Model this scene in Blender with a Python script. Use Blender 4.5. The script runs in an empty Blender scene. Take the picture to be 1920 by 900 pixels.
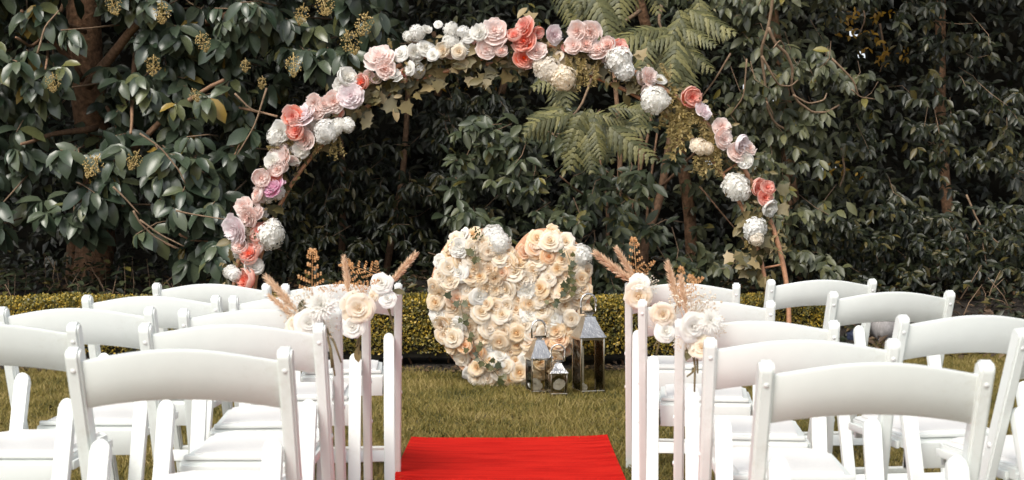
import bpy, bmesh, math, random
import numpy as np
from mathutils import Vector, Matrix, Euler, Quaternion, noise as mnoise

random.seed(7)
rng = np.random.default_rng(7)
R = math.radians
scene = bpy.context.scene
COL = scene.collection

# ------------------------------------------------------------------ camera
F = 2500.0                      # focal length in photograph pixels (1920 wide)
HC = 1.058                      # camera height
PITCH = math.atan2(53.5, F)     # slightly down
cam_d = bpy.data.cameras.new('camera')
cam = bpy.data.objects.new('camera', cam_d)
COL.objects.link(cam)
cam.location = (0, 0, HC)
cam.rotation_euler = (math.pi / 2 - PITCH, 0, 0)
cam_d.sensor_width = 36
cam_d.lens = F / 1920 * 36
cam_d.clip_start = 0.05
cam_d.clip_end = 600
cam_d.dof.use_dof = True
cam_d.dof.focus_distance = 7.4
cam_d.dof.aperture_fstop = 7.0
scene.camera = cam

# ------------------------------------------------------------------ light
SUN_EL, SUN_AZ = 47, 208        # azimuth measured from +Y clockwise: behind the camera, to its left
world = bpy.data.worlds.new('World')
scene.world = world
world.use_nodes = True
wn = world.node_tree
for n in list(wn.nodes): wn.nodes.remove(n)
sky = wn.nodes.new('ShaderNodeTexSky')
sky.sky_type = 'NISHITA'
sky.sun_disc = False
sky.sun_elevation = R(SUN_EL)
sky.sun_rotation = R(SUN_AZ)
sky.air_density = 1.0
sky.dust_density = 3.0
sky.ozone_density = 1.0
hs = wn.nodes.new('ShaderNodeHueSaturation')
hs.inputs['Saturation'].default_value = 0.30     # overcast: a greyer sky
bg = wn.nodes.new('ShaderNodeBackground')
bg.inputs['Strength'].default_value = 0.15
wo = wn.nodes.new('ShaderNodeOutputWorld')
wn.links.new(sky.outputs[0], hs.inputs['Color'])
wn.links.new(hs.outputs[0], bg.inputs['Color'])
wn.links.new(bg.outputs[0], wo.inputs[0])
sun_d = bpy.data.lights.new('sun', 'SUN')
sun_d.energy = 1.5
sun_d.angle = R(25)
sun_d.color = (1.0, 0.945, 0.84)
sun = bpy.data.objects.new('sun', sun_d)
COL.objects.link(sun)
az = R(SUN_AZ)
sdir = Vector((math.sin(az) * math.cos(R(SUN_EL)), math.cos(az) * math.cos(R(SUN_EL)), math.sin(R(SUN_EL))))
sun.rotation_euler = sdir.to_track_quat('Z', 'Y').to_euler()
sun.location = (-4, -6, 9)
vs = scene.view_settings
vs.view_transform = 'Standard'
vs.look = 'None'
vs.exposure = 0.60
vs.gamma = 1.0
vs.use_curve_mapping = False

# ------------------------------------------------------------------ helpers
_f = Vector((0, math.cos(PITCH), -math.sin(PITCH)))
_u = Vector((0, math.sin(PITCH), math.cos(PITCH)))
def P(px, py, d):
    """point on the ray through photograph pixel (px,py) at distance d (metres along +Y)"""
    v = _f * F + Vector((1, 0, 0)) * (px - 960) + _u * (450 - py)
    v *= d / v.y
    return Vector((v.x, v.y, v.z + HC))

def ground(x, y):
    s = min(max((y - 9.25) / 2.4, 0), 1)
    b = 0.45 * s * s * (3 - 2 * s)
    dip = 0.03 * math.exp(-0.5 * ((x - .72) / .33) ** 2 - 0.5 * ((y - 3.8) / 1.0) ** 2)
    return b - dip

def tag(o, label=None, cat=None, group=None, kind=None):
    if label: o['label'] = label
    if cat: o['category'] = cat
    if group: o['group'] = group
    if kind: o['kind'] = kind
    return o

def empty(name, loc=(0, 0, 0), rz=0):
    o = bpy.data.objects.new(name, None)
    o.empty_display_size = 0.1
    COL.objects.link(o)
    o.location = loc
    o.rotation_euler = (0, 0, rz)
    return o

def link(name, me, parent=None, M=None):
    o = bpy.data.objects.new(name, me)
    COL.objects.link(o)
    if parent is not None: o.parent = parent
    if M is not None: o.matrix_basis = M
    return o

class MB:
    def __init__(s): s.v = []; s.f = []
    def add(s, verts, faces):
        b = len(s.v)
        s.v += [tuple(p) for p in verts]
        s.f += [tuple(i + b for i in f) for f in faces]
        return s
    def box(s, c, size, rot=None, bevel=0.0, seg=2):
        bm = bmesh.new()
        bmesh.ops.create_cube(bm, size=1)
        for v in bm.verts: v.co = Vector((v.co.x * size[0], v.co.y * size[1], v.co.z * size[2]))
        if bevel > 0: bmesh.ops.bevel(bm, geom=bm.edges[:], offset=bevel, segments=seg, affect='EDGES', profile=.6)
        return s.bm(bm, Matrix.Translation(c) @ (rot.to_matrix().to_4x4() if rot else Matrix()))
    def bm(s, bm, M=Matrix()):
        bm.verts.index_update()
        s.add([M @ v.co for v in bm.verts], [[v.index for v in f.verts] for f in bm.faces])
        bm.free()
        return s
    def tube(s, pts, rad, n=6, cap=True):
        pts = [Vector(p) for p in pts]
        if not hasattr(rad, '__len__'): rad = [rad] * len(pts)
        b = len(s.v)
        t0 = (pts[1] - pts[0]).normalized()
        ref = Vector((0, 0, 1)) if abs(t0.z) < .9 else Vector((1, 0, 0))
        a = t0.cross(ref).normalized()
        for i, p in enumerate(pts):
            t = (pts[min(i + 1, len(pts) - 1)] - pts[max(i - 1, 0)])
            t = t.normalized() if t.length > 1e-9 else t0
            a = (a - t * a.dot(t)).normalized()
            c = t.cross(a)
            for k in range(n):
                q = 2 * math.pi * k / n
                s.v.append(tuple(p + (a * math.cos(q) + c * math.sin(q)) * rad[i]))
        for i in range(len(pts) - 1):
            for k in range(n):
                k2 = (k + 1) % n
                s.f.append((b + i * n + k, b + i * n + k2, b + (i + 1) * n + k2, b + (i + 1) * n + k))
        if cap:
            s.f.append(tuple(b + k for k in range(n))[::-1])
            s.f.append(tuple(b + (len(pts) - 1) * n + k for k in range(n)))
        return s
    def mesh(s, name, mat, smooth=True):
        me = bpy.data.meshes.new(name)
        me.from_pydata(s.v, [], s.f)
        if mat: me.materials.append(mat)
        if smooth:
            me.polygons.foreach_set('use_smooth', [True] * len(me.polygons))
        me.update()
        return me
    def build(s, name, mat, parent=None, M=None, smooth=True):
        return link(name, s.mesh(name, mat, smooth), parent, M)

def sharp(me, ang=40):
    """flat look on hard edges"""
    me.set_sharp_from_angle(angle=R(ang))
    return me

# ------------------------------------------------------------------ materials
def new_mat(name):
    m = bpy.data.materials.new(name)
    m.use_nodes = True
    nt = m.node_tree
    bs = nt.nodes['Principled BSDF']
    return m, nt, bs

def ramp(nt, fac, stops):
    r = nt.nodes.new('ShaderNodeValToRGB')
    cr = r.color_ramp
    while len(cr.elements) > 1: cr.elements.remove(cr.elements[-1])
    cr.elements[0].position = stops[0][0]; cr.elements[0].color = (*stops[0][1], 1)
    for p, c in stops[1:]:
        e = cr.elements.new(p); e.color = (*c, 1)
    nt.links.new(fac, r.inputs[0])
    return r.outputs[0]

def noise_tex(nt, scale, detail=3, rough=.5, coord='Object'):
    tc = nt.nodes.new('ShaderNodeTexCoord')
    n = nt.nodes.new('ShaderNodeTexNoise')
    n.inputs['Scale'].default_value = scale
    n.inputs['Detail'].default_value = detail
    n.inputs['Roughness'].default_value = rough
    nt.links.new(tc.outputs[coord], n.inputs['Vector'])
    return n.outputs['Fac']

def bump(nt, bs, fac, strength, dist):
    b = nt.nodes.new('ShaderNodeBump')
    b.inputs['Strength'].default_value = strength
    b.inputs['Distance'].default_value = dist
    nt.links.new(fac, b.inputs['Height'])
    nt.links.new(b.outputs[0], bs.inputs['Normal'])

def mat_plain(name, col, rough=.5, metal=0, nscale=0, namt=.15, bmp=0, bdist=.002, spec=.5):
    m, nt, bs = new_mat(name)
    bs.inputs['Roughness'].default_value = rough
    bs.inputs['Metallic'].default_value = metal
    bs.inputs['Specular IOR Level'].default_value = spec
    bs.inputs['Base Color'].default_value = (*col, 1)
    if nscale:
        f = noise_tex(nt, nscale, 5, .6)
        lo = tuple(c * (1 - namt) for c in col); hi = tuple(min(c * (1 + namt), 1) for c in col)
        nt.links.new(ramp(nt, f, [(.3, lo), (.7, hi)]), bs.inputs['Base Color'])
        if bmp: bump(nt, bs, f, bmp, bdist)
    return m

def island_random(nt):
    """a random number per leaf, whether it is an island of a mesh or an object of its own"""
    g = nt.nodes.new('ShaderNodeNewGeometry')
    oi = nt.nodes.new('ShaderNodeObjectInfo')
    a = nt.nodes.new('ShaderNodeMath'); a.operation = 'ADD'
    nt.links.new(g.outputs['Random Per Island'], a.inputs[0])
    nt.links.new(oi.outputs['Random'], a.inputs[1])
    fr = nt.nodes.new('ShaderNodeMath'); fr.operation = 'FRACT'
    nt.links.new(a.outputs[0], fr.inputs[0])
    return fr.outputs[0]

def mat_leaf(name, stops, rough=.4, trans=.15, spec=.55):
    m, nt, bs = new_mat(name)
    c = ramp(nt, island_random(nt), stops)
    # mottling and paler midrib side
    f = noise_tex(nt, 60, 3)
    mx = nt.nodes.new('ShaderNodeMix'); mx.data_type = 'RGBA'; mx.blend_type = 'MULTIPLY'
    mx.inputs['Factor'].default_value = .5
    nt.links.new(c, mx.inputs['A'])
    nt.links.new(ramp(nt, f, [(.3, (.6, .6, .6)), (.7, (1.2, 1.2, 1.2))]), mx.inputs['B'])
    nt.links.new(mx.outputs['Result'], bs.inputs['Base Color'])
    bs.inputs['Roughness'].default_value = rough
    bs.inputs['Specular IOR Level'].default_value = spec
    if trans:
        tr = nt.nodes.new('ShaderNodeBsdfTranslucent')
        nt.links.new(mx.outputs['Result'], tr.inputs['Color'])
        ms = nt.nodes.new('ShaderNodeMixShader'); ms.inputs[0].default_value = trans
        out = nt.nodes['Material Output']
        nt.links.new(bs.outputs[0], ms.inputs[1]); nt.links.new(tr.outputs[0], ms.inputs[2])
        nt.links.new(ms.outputs[0], out.inputs['Surface'])
    return m

def mat_petal(name, base, tip, mid=.45):
    """petal colour runs from the heart of the flower (attribute t = 0) to the petal edge (t = 1)"""
    m, nt, bs = new_mat(name)
    at = nt.nodes.new('ShaderNodeAttribute'); at.attribute_name = 't'
    c = ramp(nt, at.outputs['Fac'], [(.0, base), (mid, tuple((a + b) / 2 for a, b in zip(base, tip))), (.95, tip)])
    oi = nt.nodes.new('ShaderNodeObjectInfo')
    hsv = nt.nodes.new('ShaderNodeHueSaturation')
    mr = nt.nodes.new('ShaderNodeMapRange')
    mr.inputs['To Min'].default_value = .7; mr.inputs['To Max'].default_value = 1.25
    nt.links.new(oi.outputs['Random'], mr.inputs['Value'])
    nt.links.new(mr.outputs[0], hsv.inputs['Saturation'])
    nt.links.new(c, hsv.inputs['Color'])
    nt.links.new(hsv.outputs[0], bs.inputs['Base Color'])
    bs.inputs['Roughness'].default_value = .7
    bs.inputs['Specular IOR Level'].default_value = .2
    tr = nt.nodes.new('ShaderNodeBsdfTranslucent')
    nt.links.new(hsv.outputs[0], tr.inputs['Color'])
    ms = nt.nodes.new('ShaderNodeMixShader'); ms.inputs[0].default_value = .4
    nt.links.new(bs.outputs[0], ms.inputs[1]); nt.links.new(tr.outputs[0], ms.inputs[2])
    nt.links.new(ms.outputs[0], nt.nodes['Material Output'].inputs['Surface'])
    return m

M = {}
M['resin'] = mat_plain('white_resin', (.745, .775, .752), .38, nscale=14, namt=.025, bmp=.05, bdist=.0005)
def resin_wear(m):
    nt = m.node_tree; bs = nt.nodes['Principled BSDF']
    src = bs.inputs['Base Color'].links[0].from_socket
    f = noise_tex(nt, 38, 8, .8); g = noise_tex(nt, 3.5, 2, .5)
    mul = nt.nodes.new('ShaderNodeMath'); mul.operation = 'MULTIPLY'
    nt.links.new(f, mul.inputs[0]); nt.links.new(g, mul.inputs[1])
    mx = nt.nodes.new('ShaderNodeMix'); mx.data_type = 'RGBA'; mx.blend_type = 'MULTIPLY'; mx.inputs['Factor'].default_value = 1
    nt.links.new(src, mx.inputs['A']); nt.links.new(ramp(nt, mul.outputs[0], [(.30, (1, 1, 1)), (.42, (.90, .885, .86))]), mx.inputs['B'])
    nt.links.new(mx.outputs['Result'], bs.inputs['Base Color'])
    nt.links.new(ramp(nt, f, [(.3, (.32,) * 3), (.7, (.48,) * 3)]), bs.inputs['Roughness'])
resin_wear(M['resin'])
M['pad'] = mat_plain('seat_vinyl', (.79, .775, .75), .5, nscale=90, namt=.03, bmp=.12, bdist=.0006)
M['bolt'] = mat_plain('bolt_cap', (.74, .75, .74), .3)
M['dark_gap'] = mat_plain('hinge_bracket', (.12, .12, .13), .5, metal=.6)
M['copper'] = mat_plain('copper_tube', (.50, .26, .15), .42, nscale=25, namt=.3, metal=.35)
M['chrome'] = mat_plain('polished_steel', (.6, .58, .55), .06, metal=1, nscale=16, namt=.05, bmp=.8, bdist=.014)
M['steel'] = mat_plain('lantern_frame_steel', (.55, .5, .42), .18, metal=1, nscale=30, namt=.1)
M['wood_rim'] = mat_plain('heart_board_wood', (.62, .36, .22), .6, nscale=20, namt=.2)
M['bark'] = mat_plain('bark', (.21, .115, .062), .9, nscale=22, namt=.6, bmp=1, bdist=.02)
M['bark_light'] = mat_plain('bark_light', (.25, .145, .085), .85, nscale=30, namt=.45, bmp=.8, bdist=.008)
M['twig'] = mat_plain('twig_bark', (.22, .145, .09), .8, nscale=40, namt=.3)
M['stem'] = mat_plain('flower_stem', (.17, .13, .06), .7, nscale=60, namt=.4)
M['stone'] = mat_plain('grey_block', (.27, .255, .25), .9, nscale=30, namt=.2, bmp=.5, bdist=.004)
M['navy'] = mat_plain('navy_cloth', (.015, .022, .05), .7, nscale=30, namt=.3)
M['candle'] = mat_plain('candle_wax', (.78, .74, .66), .5, nscale=40, namt=.05)

m, nt, bs = new_mat('lantern_glass')
nt.nodes.remove(bs)
tr = nt.nodes.new('ShaderNodeBsdfTransparent'); tr.inputs[0].default_value = (.93, .91, .86, 1)
gs = nt.nodes.new('ShaderNodeBsdfGlossy'); gs.inputs['Roughness'].default_value = .03; gs.inputs[0].default_value = (.9, .9, .88, 1)
fz = nt.nodes.new('ShaderNodeFresnel'); fz.inputs[0].default_value = 1.35
ms = nt.nodes.new('ShaderNodeMixShader')
nt.links.new(fz.outputs[0], ms.inputs[0]); nt.links.new(tr.outputs[0], ms.inputs[1]); nt.links.new(gs.outputs[0], ms.inputs[2])
nt.links.new(ms.outputs[0], nt.nodes['Material Output'].inputs['Surface'])
M['glass'] = m

m, nt, bs = new_mat('red_carpet_pile')
n1 = noise_tex(nt, 9, 6, .65); n2 = noise_tex(nt, 420, 2, .6)
tc = nt.nodes.new('ShaderNodeTexCoord'); mp = nt.nodes.new('ShaderNodeMapping')
mp.inputs['Scale'].default_value = (1.5, 14, 1)
nt.links.new(tc.outputs['Object'], mp.inputs['Vector'])
n3 = nt.nodes.new('ShaderNodeTexNoise'); n3.inputs['Scale'].default_value = 2.2; n3.inputs['Detail'].default_value = 5
nt.links.new(mp.outputs[0], n3.inputs['Vector'])
ad = nt.nodes.new('ShaderNodeMath'); ad.operation = 'ADD'
nt.links.new(n2, ad.inputs[0]); nt.links.new(n3.outputs['Fac'], ad.inputs[1])
nt.links.new(ramp(nt, ad.outputs[0], [(.75, (.38, .004, .003)), (1.05, (.50, .010, .006)), (1.3, (.57, .016, .009))]), bs.inputs['Base Color'])
bs.inputs['Roughness'].default_value = .95
bs.inputs['Specular IOR Level'].default_value = .1
bump(nt, bs, n2, .7, .003)
M['carpet'] = m

m, nt, bs = new_mat('lawn_soil')
f1 = noise_tex(nt, 1.3, 6, .6); f2 = noise_tex(nt, 45, 4, .7)
ad = nt.nodes.new('ShaderNodeMath'); ad.operation = 'ADD'
nt.links.new(f1, ad.inputs[0]); nt.links.new(f2, ad.inputs[1])
nt.links.new(ramp(nt, ad.outputs[0], [(.7, (.035, .03, .012)), (1.0, (.085, .07, .02)), (1.3, (.15, .115, .035))]), bs.inputs['Base Color'])
bs.inputs['Roughness'].default_value = 1
bump(nt, bs, f2, 1, .02)
M['lawn'] = m

m, nt, bs = new_mat('bed_soil')
f2 = noise_tex(nt, 30, 6, .75)
nt.links.new(ramp(nt, f2, [(.3, (.010, .008, .006)), (.55, (.035, .025, .017)), (.75, (.08, .055, .035))]), bs.inputs['Base Color'])
bs.inputs['Roughness'].default_value = 1
bump(nt, bs, f2, 1, .04)
M['soil'] = m

def blade_mat():
    m, nt, bs = new_mat('grass_blades')
    f1 = noise_tex(nt, 2.3, 6, .72)
    ir = island_random(nt)
    ad = nt.nodes.new('ShaderNodeMath'); ad.operation = 'MULTIPLY_ADD'; ad.inputs[1].default_value = .40
    nt.links.new(ir, ad.inputs[0]); nt.links.new(f1, ad.inputs[2])
    c = ramp(nt, ad.outputs[0], [(.40, (.045, .048, .012)), (.58, (.12, .103, .024)), (.76, (.20, .155, .038)), (.98, (.33, .25, .10))])
    nt.links.new(c, bs.inputs['Base Color'])
    bs.inputs['Roughness'].default_value = .6
    bs.inputs['Specular IOR Level'].default_value = .25
    return m
M['grass'] = blade_mat()

def hedge_mat():
    m, nt, bs = new_mat('box_hedge_leaves')
    f1 = noise_tex(nt, 9, 4, .6)
    ir = island_random(nt)
    ad = nt.nodes.new('ShaderNodeMath'); ad.operation = 'MULTIPLY_ADD'; ad.inputs[1].default_value = .5
    nt.links.new(ir, ad.inputs[0]); nt.links.new(f1, ad.inputs[2])
    c = ramp(nt, ad.outputs[0], [(.38, (.042, .046, .013)), (.60, (.115, .108, .023)), (.82, (.25, .19, .031)), (1.05, (.50, .33, .04))])
    nt.links.new(c, bs.inputs['Base Color'])
    bs.inputs['Roughness'].default_value = .45
    return m
M['hedge'] = hedge_mat()
M['core_and_shade'] = mat_plain('hedge_core_and_shade', (.014, .012, .007), 1, nscale=30, namt=.4)  # near-black; on the thicket backdrop it stands in for deep shade

M['leaf_big'] = mat_leaf('leaf_glossy_large', [(0, (0.034, 0.054, 0.032)), (.45, (0.068, 0.092, 0.058)), (.85, (0.107, 0.131, 0.077)), (.97, (0.143, 0.149, 0.053)), (1, (0.357, 0.238, 0.053))], .28)
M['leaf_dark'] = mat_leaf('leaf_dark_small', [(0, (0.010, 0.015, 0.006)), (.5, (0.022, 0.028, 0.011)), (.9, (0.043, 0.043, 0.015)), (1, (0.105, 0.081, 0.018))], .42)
M['leaf_mid'] = mat_leaf('leaf_grey_green', [(0, (0.033, 0.047, 0.024)), (.5, (0.067, 0.084, 0.044)), (.93, (0.102, 0.114, 0.053)), (1, (0.217, 0.183, 0.039))], .42)
M['leaf_vine'] = mat_leaf('leaf_dusty_green', [(0, (0.040, 0.049, 0.024)), (.5, (0.078, 0.085, 0.040)), (.95, (0.126, 0.129, 0.057)), (1, (0.251, 0.206, 0.038))], .45)
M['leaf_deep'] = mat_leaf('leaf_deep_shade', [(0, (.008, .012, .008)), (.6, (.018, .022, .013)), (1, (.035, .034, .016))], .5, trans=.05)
M['leaf_yellow'] = mat_leaf('leaf_sunlit_yellow', [(0, (.30, .15, .01)), (.6, (.5, .28, .02)), (1, (.55, .35, .06))], .5, trans=.4)  # sunlight on far leaves put into the colour as yellow
M['frond'] = mat_leaf('frond_olive', [(0, (0.058, 0.064, 0.022)), (.6, (0.125, 0.123, 0.043)), (1, (0.211, 0.193, 0.067))], .55)
M['ivy'] = mat_leaf('garland_ivy', [(0, (.055, .052, .016)), (.4, (.13, .105, .035)), (.8, (.25, .19, .08)), (1, (.36, .27, .14))], .5)
M['ivy_green'] = mat_leaf('heart_ivy', [(0, (.03, .04, .012)), (.6, (.07, .075, .022)), (1, (.13, .12, .04))], .45)
M['sprig'] = mat_leaf('yellow_filler_sprig', [(0, (0.154, 0.122, 0.039)), (.5, (0.308, 0.229, 0.076)), (1, (0.433, 0.324, 0.137))], .6)
M['panicle'] = mat_leaf('cream_flower_panicle', [(0, (0.264, 0.192, 0.060)), (.5, (0.504, 0.360, 0.132)), (1, (0.660, 0.504, 0.240))], .7)
M['litter'] = mat_leaf('fallen_leaves', [(0, (0.035, 0.021, 0.011)), (.4, (0.070, 0.042, 0.021)), (.8, (0.133, 0.077, 0.035)), (1, (0.182, 0.133, 0.063))], .7, trans=0)
M['pampas'] = mat_leaf('pampas_hair', [(0, (0.672, 0.448, 0.280)), (.5, (0.829, 0.605, 0.414)), (1, (0.918, 0.739, 0.560))], .8, trans=.3)
M['dried_fern'] = mat_leaf('dried_fern_gold', [(0, (.42, .19, .06)), (.5, (.58, .30, .12)), (1, (.66, .40, .2))], .7, trans=.2)
M['berry'] = mat_leaf('dried_bud', [(0, (.55, .42, .3)), (.5, (.72, .62, .48)), (1, (.8, .74, .64))], .7, trans=0)

PET = {
 'cream':  mat_petal('petal_cream', (.88, .64, .38), (.88, .79, .64)),
 'ivory':  mat_petal('petal_ivory', (.89, .74, .54), (.89, .84, .75)),
 'peach':  mat_petal('petal_peach', (.87, .46, .20), (.87, .72, .55)),
 'white':  mat_petal('petal_white', (.88, .85, .78), (.89, .885, .86)),
 'pink':   mat_petal('petal_pale_pink', (.92, .58, .49), (.93, .86, .83), .25),
 'coral':  mat_petal('petal_coral', (.88, .15, .08), (.91, .66, .57), .45),
 'mauve':  mat_petal('petal_mauve', (.87, .66, .69), (.92, .87, .88), .25),
 'orchid': mat_petal('petal_orchid_pink', (.76, .24, .44), (.86, .60, .74)),
}

# ------------------------------------------------------------------ ground
def axis(lo, hi, a, b, step):
    xs = list(np.arange(a, b + 1e-6, step))
    out = []; s = step; x = a
    while x > lo: s *= 1.5; x -= s; out.append(x)
    out = out[::-1] + xs
    s = step; x = b
    while x < hi: s *= 1.5; x += s; out.append(x)
    return out
gx = axis(-180, 180, -6, 6, .25); gy = axis(-120, 260, 0, 13, .25)
mb = MB()
mb.v = [(x, y, ground(x, y) + .006 * mnoise.noise((x * 2, y * 2, 0))) for y in gy for x in gx]
nx = len(gx)
mb.f = [(j * nx + i, j * nx + i + 1, (j + 1) * nx + i + 1, (j + 1) * nx + i) for j in range(len(gy) - 1) for i in range(nx - 1)]
tag(mb.build('lawn', M['lawn']), kind='structure')

# planting bed: dark soil from the hedge back under the trees
def bed_front(x):
    return 8.72 + .05 * math.sin(x * 3.1) + (0 if x < 2.0 else min((x - 2.0) * 1.6, 1.1))
bx = np.arange(-9, 9.01, .2)
mb = MB(); rows = 26
for j in range(rows):
    for x in bx:
        y0 = bed_front(x); y = y0 + (15.5 - y0) * (j / (rows - 1)) ** 1.4
        mb.v.append((x, y, ground(x, y) + .012 + (.03 * abs(mnoise.noise((x * 4, y * 4, 3))) if j else -.012)))
nb = len(bx)
mb.f = [(j * nb + i, j * nb + i + 1, (j + 1) * nb + i + 1, (j + 1) * nb + i) for j in range(rows - 1) for i in range(nb - 1)]
tag(mb.build('garden_bed', M['soil']), kind='structure')

# ------------------------------------------------------------------ leaf meshes in bulk
def leaf_template(droop=.18, fold=.16, tipdrop=.0, wide=(.62, 1.0, .72)):
    ts = [.22, .52, .80]
    v = [(0, 0, 0)]
    for t, w in zip(ts, wide):
        z = -droop * t * t
        v += [(t, -.5 * w, z + fold * w * .5), (t, 0, z), (t, .5 * w, z + fold * w * .5)]
    v.append((1, 0, -droop - tipdrop))
    f = [(0, 2, 1), (0, 3, 2), (1, 2, 5, 4), (2, 3, 6, 5), (4, 5, 8, 7), (5, 6, 9, 8), (7, 8, 10), (8, 9, 10)]
    return np.array(v, float), f
def leaf_lite():
    v = [(0, 0, 0), (.45, -.5, .08), (.45, 0, -.03), (.45, .5, .08), (1, 0, -.16)]
    f = [(0, 2, 1), (0, 3, 2), (1, 2, 4), (2, 3, 4)]
    return np.array(v, float), f
def diamond():
    v = [(0, 0, 0), (.5, -.5, .06), (1, 0, -.05), (.5, .5, .06)]
    return np.array(v, float), [(0, 1, 2, 3)]

def frames(dirs, nrm):
    d = dirs / np.linalg.norm(dirs, axis=1, keepdims=True)
    n = nrm - d * np.sum(nrm * d, 1, keepdims=True)
    n /= np.maximum(np.linalg.norm(n, axis=1, keepdims=True), 1e-6)
    return d, np.cross(n, d), n

def bulk_mesh(name, tmpl, O, D, N, L, W, mat):
    """one mesh of many leaves: origins, directions, normals, lengths, widths"""
    tv, tf = tmpl
    d, s, n = frames(D, N)
    k = len(O); nv = len(tv)
    V = O[:, None, :] + tv[None, :, 0:1] * (d * L[:, None])[:, None, :] + tv[None, :, 1:2] * (s * W[:, None])[:, None, :] + tv[None, :, 2:3] * (n * L[:, None])[:, None, :]
    V = V.reshape(-1, 3)
    lt = np.concatenate([np.array(f) for f in tf])
    loops = (lt[None, :] + (np.arange(k) * nv)[:, None]).ravel()
    sizes = np.tile(np.array([len(f) for f in tf]), k)
    starts = np.concatenate([[0], np.cumsum(sizes)[:-1]])
    me = bpy.data.meshes.new(name)
    me.vertices.add(len(V)); me.vertices.foreach_set('co', V.astype(np.float32).ravel())
    me.loops.add(len(loops)); me.loops.foreach_set('vertex_index', loops.astype(np.int32))
    me.polygons.add(len(sizes)); me.polygons.foreach_set('loop_start', starts.astype(np.int32))
    me.polygons.foreach_set('use_smooth', np.ones(len(sizes), bool))
    me.materials.append(mat)
    me.update(calc_edges=True)
    me.validate()
    return me

def single_leaf_mesh(name, tmpl, mat, ratio):
    tv, tf = tmpl
    mb = MB(); mb.add([(a, b * ratio, c) for a, b, c in tv], tf)
    return mb.mesh(name, mat)

def mat_from(o, d, s, n, L):
    m = Matrix(((d[0] * L, s[0] * L, n[0] * L, o[0]), (d[1] * L, s[1] * L, n[1] * L, o[1]), (d[2] * L, s[2] * L, n[2] * L, o[2]), (0, 0, 0, 1)))
    return m

def whorls(C, A, nleaf, L0, droop=.45, spread=(35, 95), jit=.25, along=.12):
    """leaves in whorls round twig tips C with axes A"""
    k = len(C)
    cnt = rng.integers(nleaf[0], nleaf[1] + 1, k)
    idx = np.repeat(np.arange(k), cnt)
    m = len(idx)
    a = A[idx] / np.linalg.norm(A[idx], axis=1, keepdims=True)
    ref = rng.normal(size=(k, 3))[idx]
    e1 = np.cross(a, ref); e1 /= np.linalg.norm(e1, axis=1, keepdims=True)
    e2 = np.cross(a, e1)
    order = np.concatenate([np.arange(c) for c in cnt])
    phi = order * 2.39996 + rng.normal(0, .3, m)
    rad = e1 * np.cos(phi)[:, None] + e2 * np.sin(phi)[:, None]
    frac = order / np.maximum(cnt[idx] - 1, 1)
    beta = np.radians(spread[0] + (spread[1] - spread[0]) * frac + rng.normal(0, 10, m))
    D = a * np.cos(beta)[:, None] + rad * np.sin(beta)[:, None]
    D[:, 2] -= droop * rng.uniform(.6, 1.4, m)
    D /= np.linalg.norm(D, axis=1, keepdims=True)
    L = L0 * rng.uniform(.65, 1.15, m) * (1 - .25 * (1 - frac))
    O = C[idx] - a * (frac * along * rng.uniform(.5, 1.4, m))[:, None]
    N = np.array([0, -.35, 1.0])[None, :] + a * .6 + rng.normal(0, jit, (m, 3))
    return O, D, N, L

def fbm(x, y, z=0):
    return mnoise.fractal((x, y, z), 1.0, 2.0, 4)

def clump_points(n, box, dfun, keep=None, z=0):
    """twig tips: pixels sampled over a part of the picture, each at its own distance"""
    pts = []
    tries = 0
    while len(pts) < n and tries < n * 40:
        tries += 1
        px = random.uniform(box[0], box[2]); py = random.uniform(box[1], box[3])
        if keep and not keep(px, py): continue
        pts.append(tuple(P(px, py, dfun(px, py))))
    return np.array(pts)

def inside(px, py, ells):
    return any(((px - a) / c) ** 2 + ((py - b) / d) ** 2 < 1 for a, b, c, d in ells)

def crown(root, groups, tmpl, mat, ratio, n_objects=300, base=(0, 0, 0), twigs=None, name='crown'):
    """joined crown plus the leaves that show largest as objects of their own"""
    O = np.concatenate([g[0] for g in groups]); D = np.concatenate([g[1] for g in groups])
    N = np.concatenate([g[2] for g in groups]); L = np.concatenate([g[3] for g in groups])
    O = O - np.array(base)[None, :]
    d, s, n = frames(D, N)
    wy = O[:, 1] + base[1]; wx = O[:, 0] + base[0]; wz = O[:, 2] + base[2]
    px = 960 + wx / wy * F; py = 396.5 - (wz - HC) / wy * F
    vis = (px > 5) & (px < 1915) & (py > 5) & (py < 560)
    score = np.where(vis, L / wy * np.abs(n[:, 1] * .8 + .2), -1) - np.where(vis, (wy - wy.min()) * .012, 0)
    order = np.argsort(-score)
    pick = order[:n_objects]
    rest = np.setdiff1d(np.arange(len(O)), pick)
    me = bulk_mesh(name, tmpl, O[rest], D[rest], N[rest], L[rest], L[rest] * ratio, mat)
    tag(link(name, me, root), kind='stuff')
    lm = single_leaf_mesh('leaf', tmpl, mat, ratio)
    for i in pick:
        link('leaf', lm, root, mat_from(O[i], d[i], s[i], n[i], L[i]))

def twig_mesh(root, C, A, base, mat, length=.35, r=.005, frac=.5, name='twigs'):
    mb = MB(); b = Vector(base)
    for c, a in zip(C, A):
        if random.random() > frac: continue
        c = Vector(c) - b; a = Vector(a).normalized()
        p1 = c - a * length * .45 + Vector((random.uniform(-.03, .03), 0, random.uniform(-.03, .05)))
        p2 = c - a * length + Vector((random.uniform(-.08, .08), .1, random.uniform(.0, .15)))
        mb.tube([c + a * .02, p1, p2], [r * .6, r, r * 1.4], 4)
    o = mb.build(name, mat, root)
    return tag(o, kind='stuff')

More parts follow.
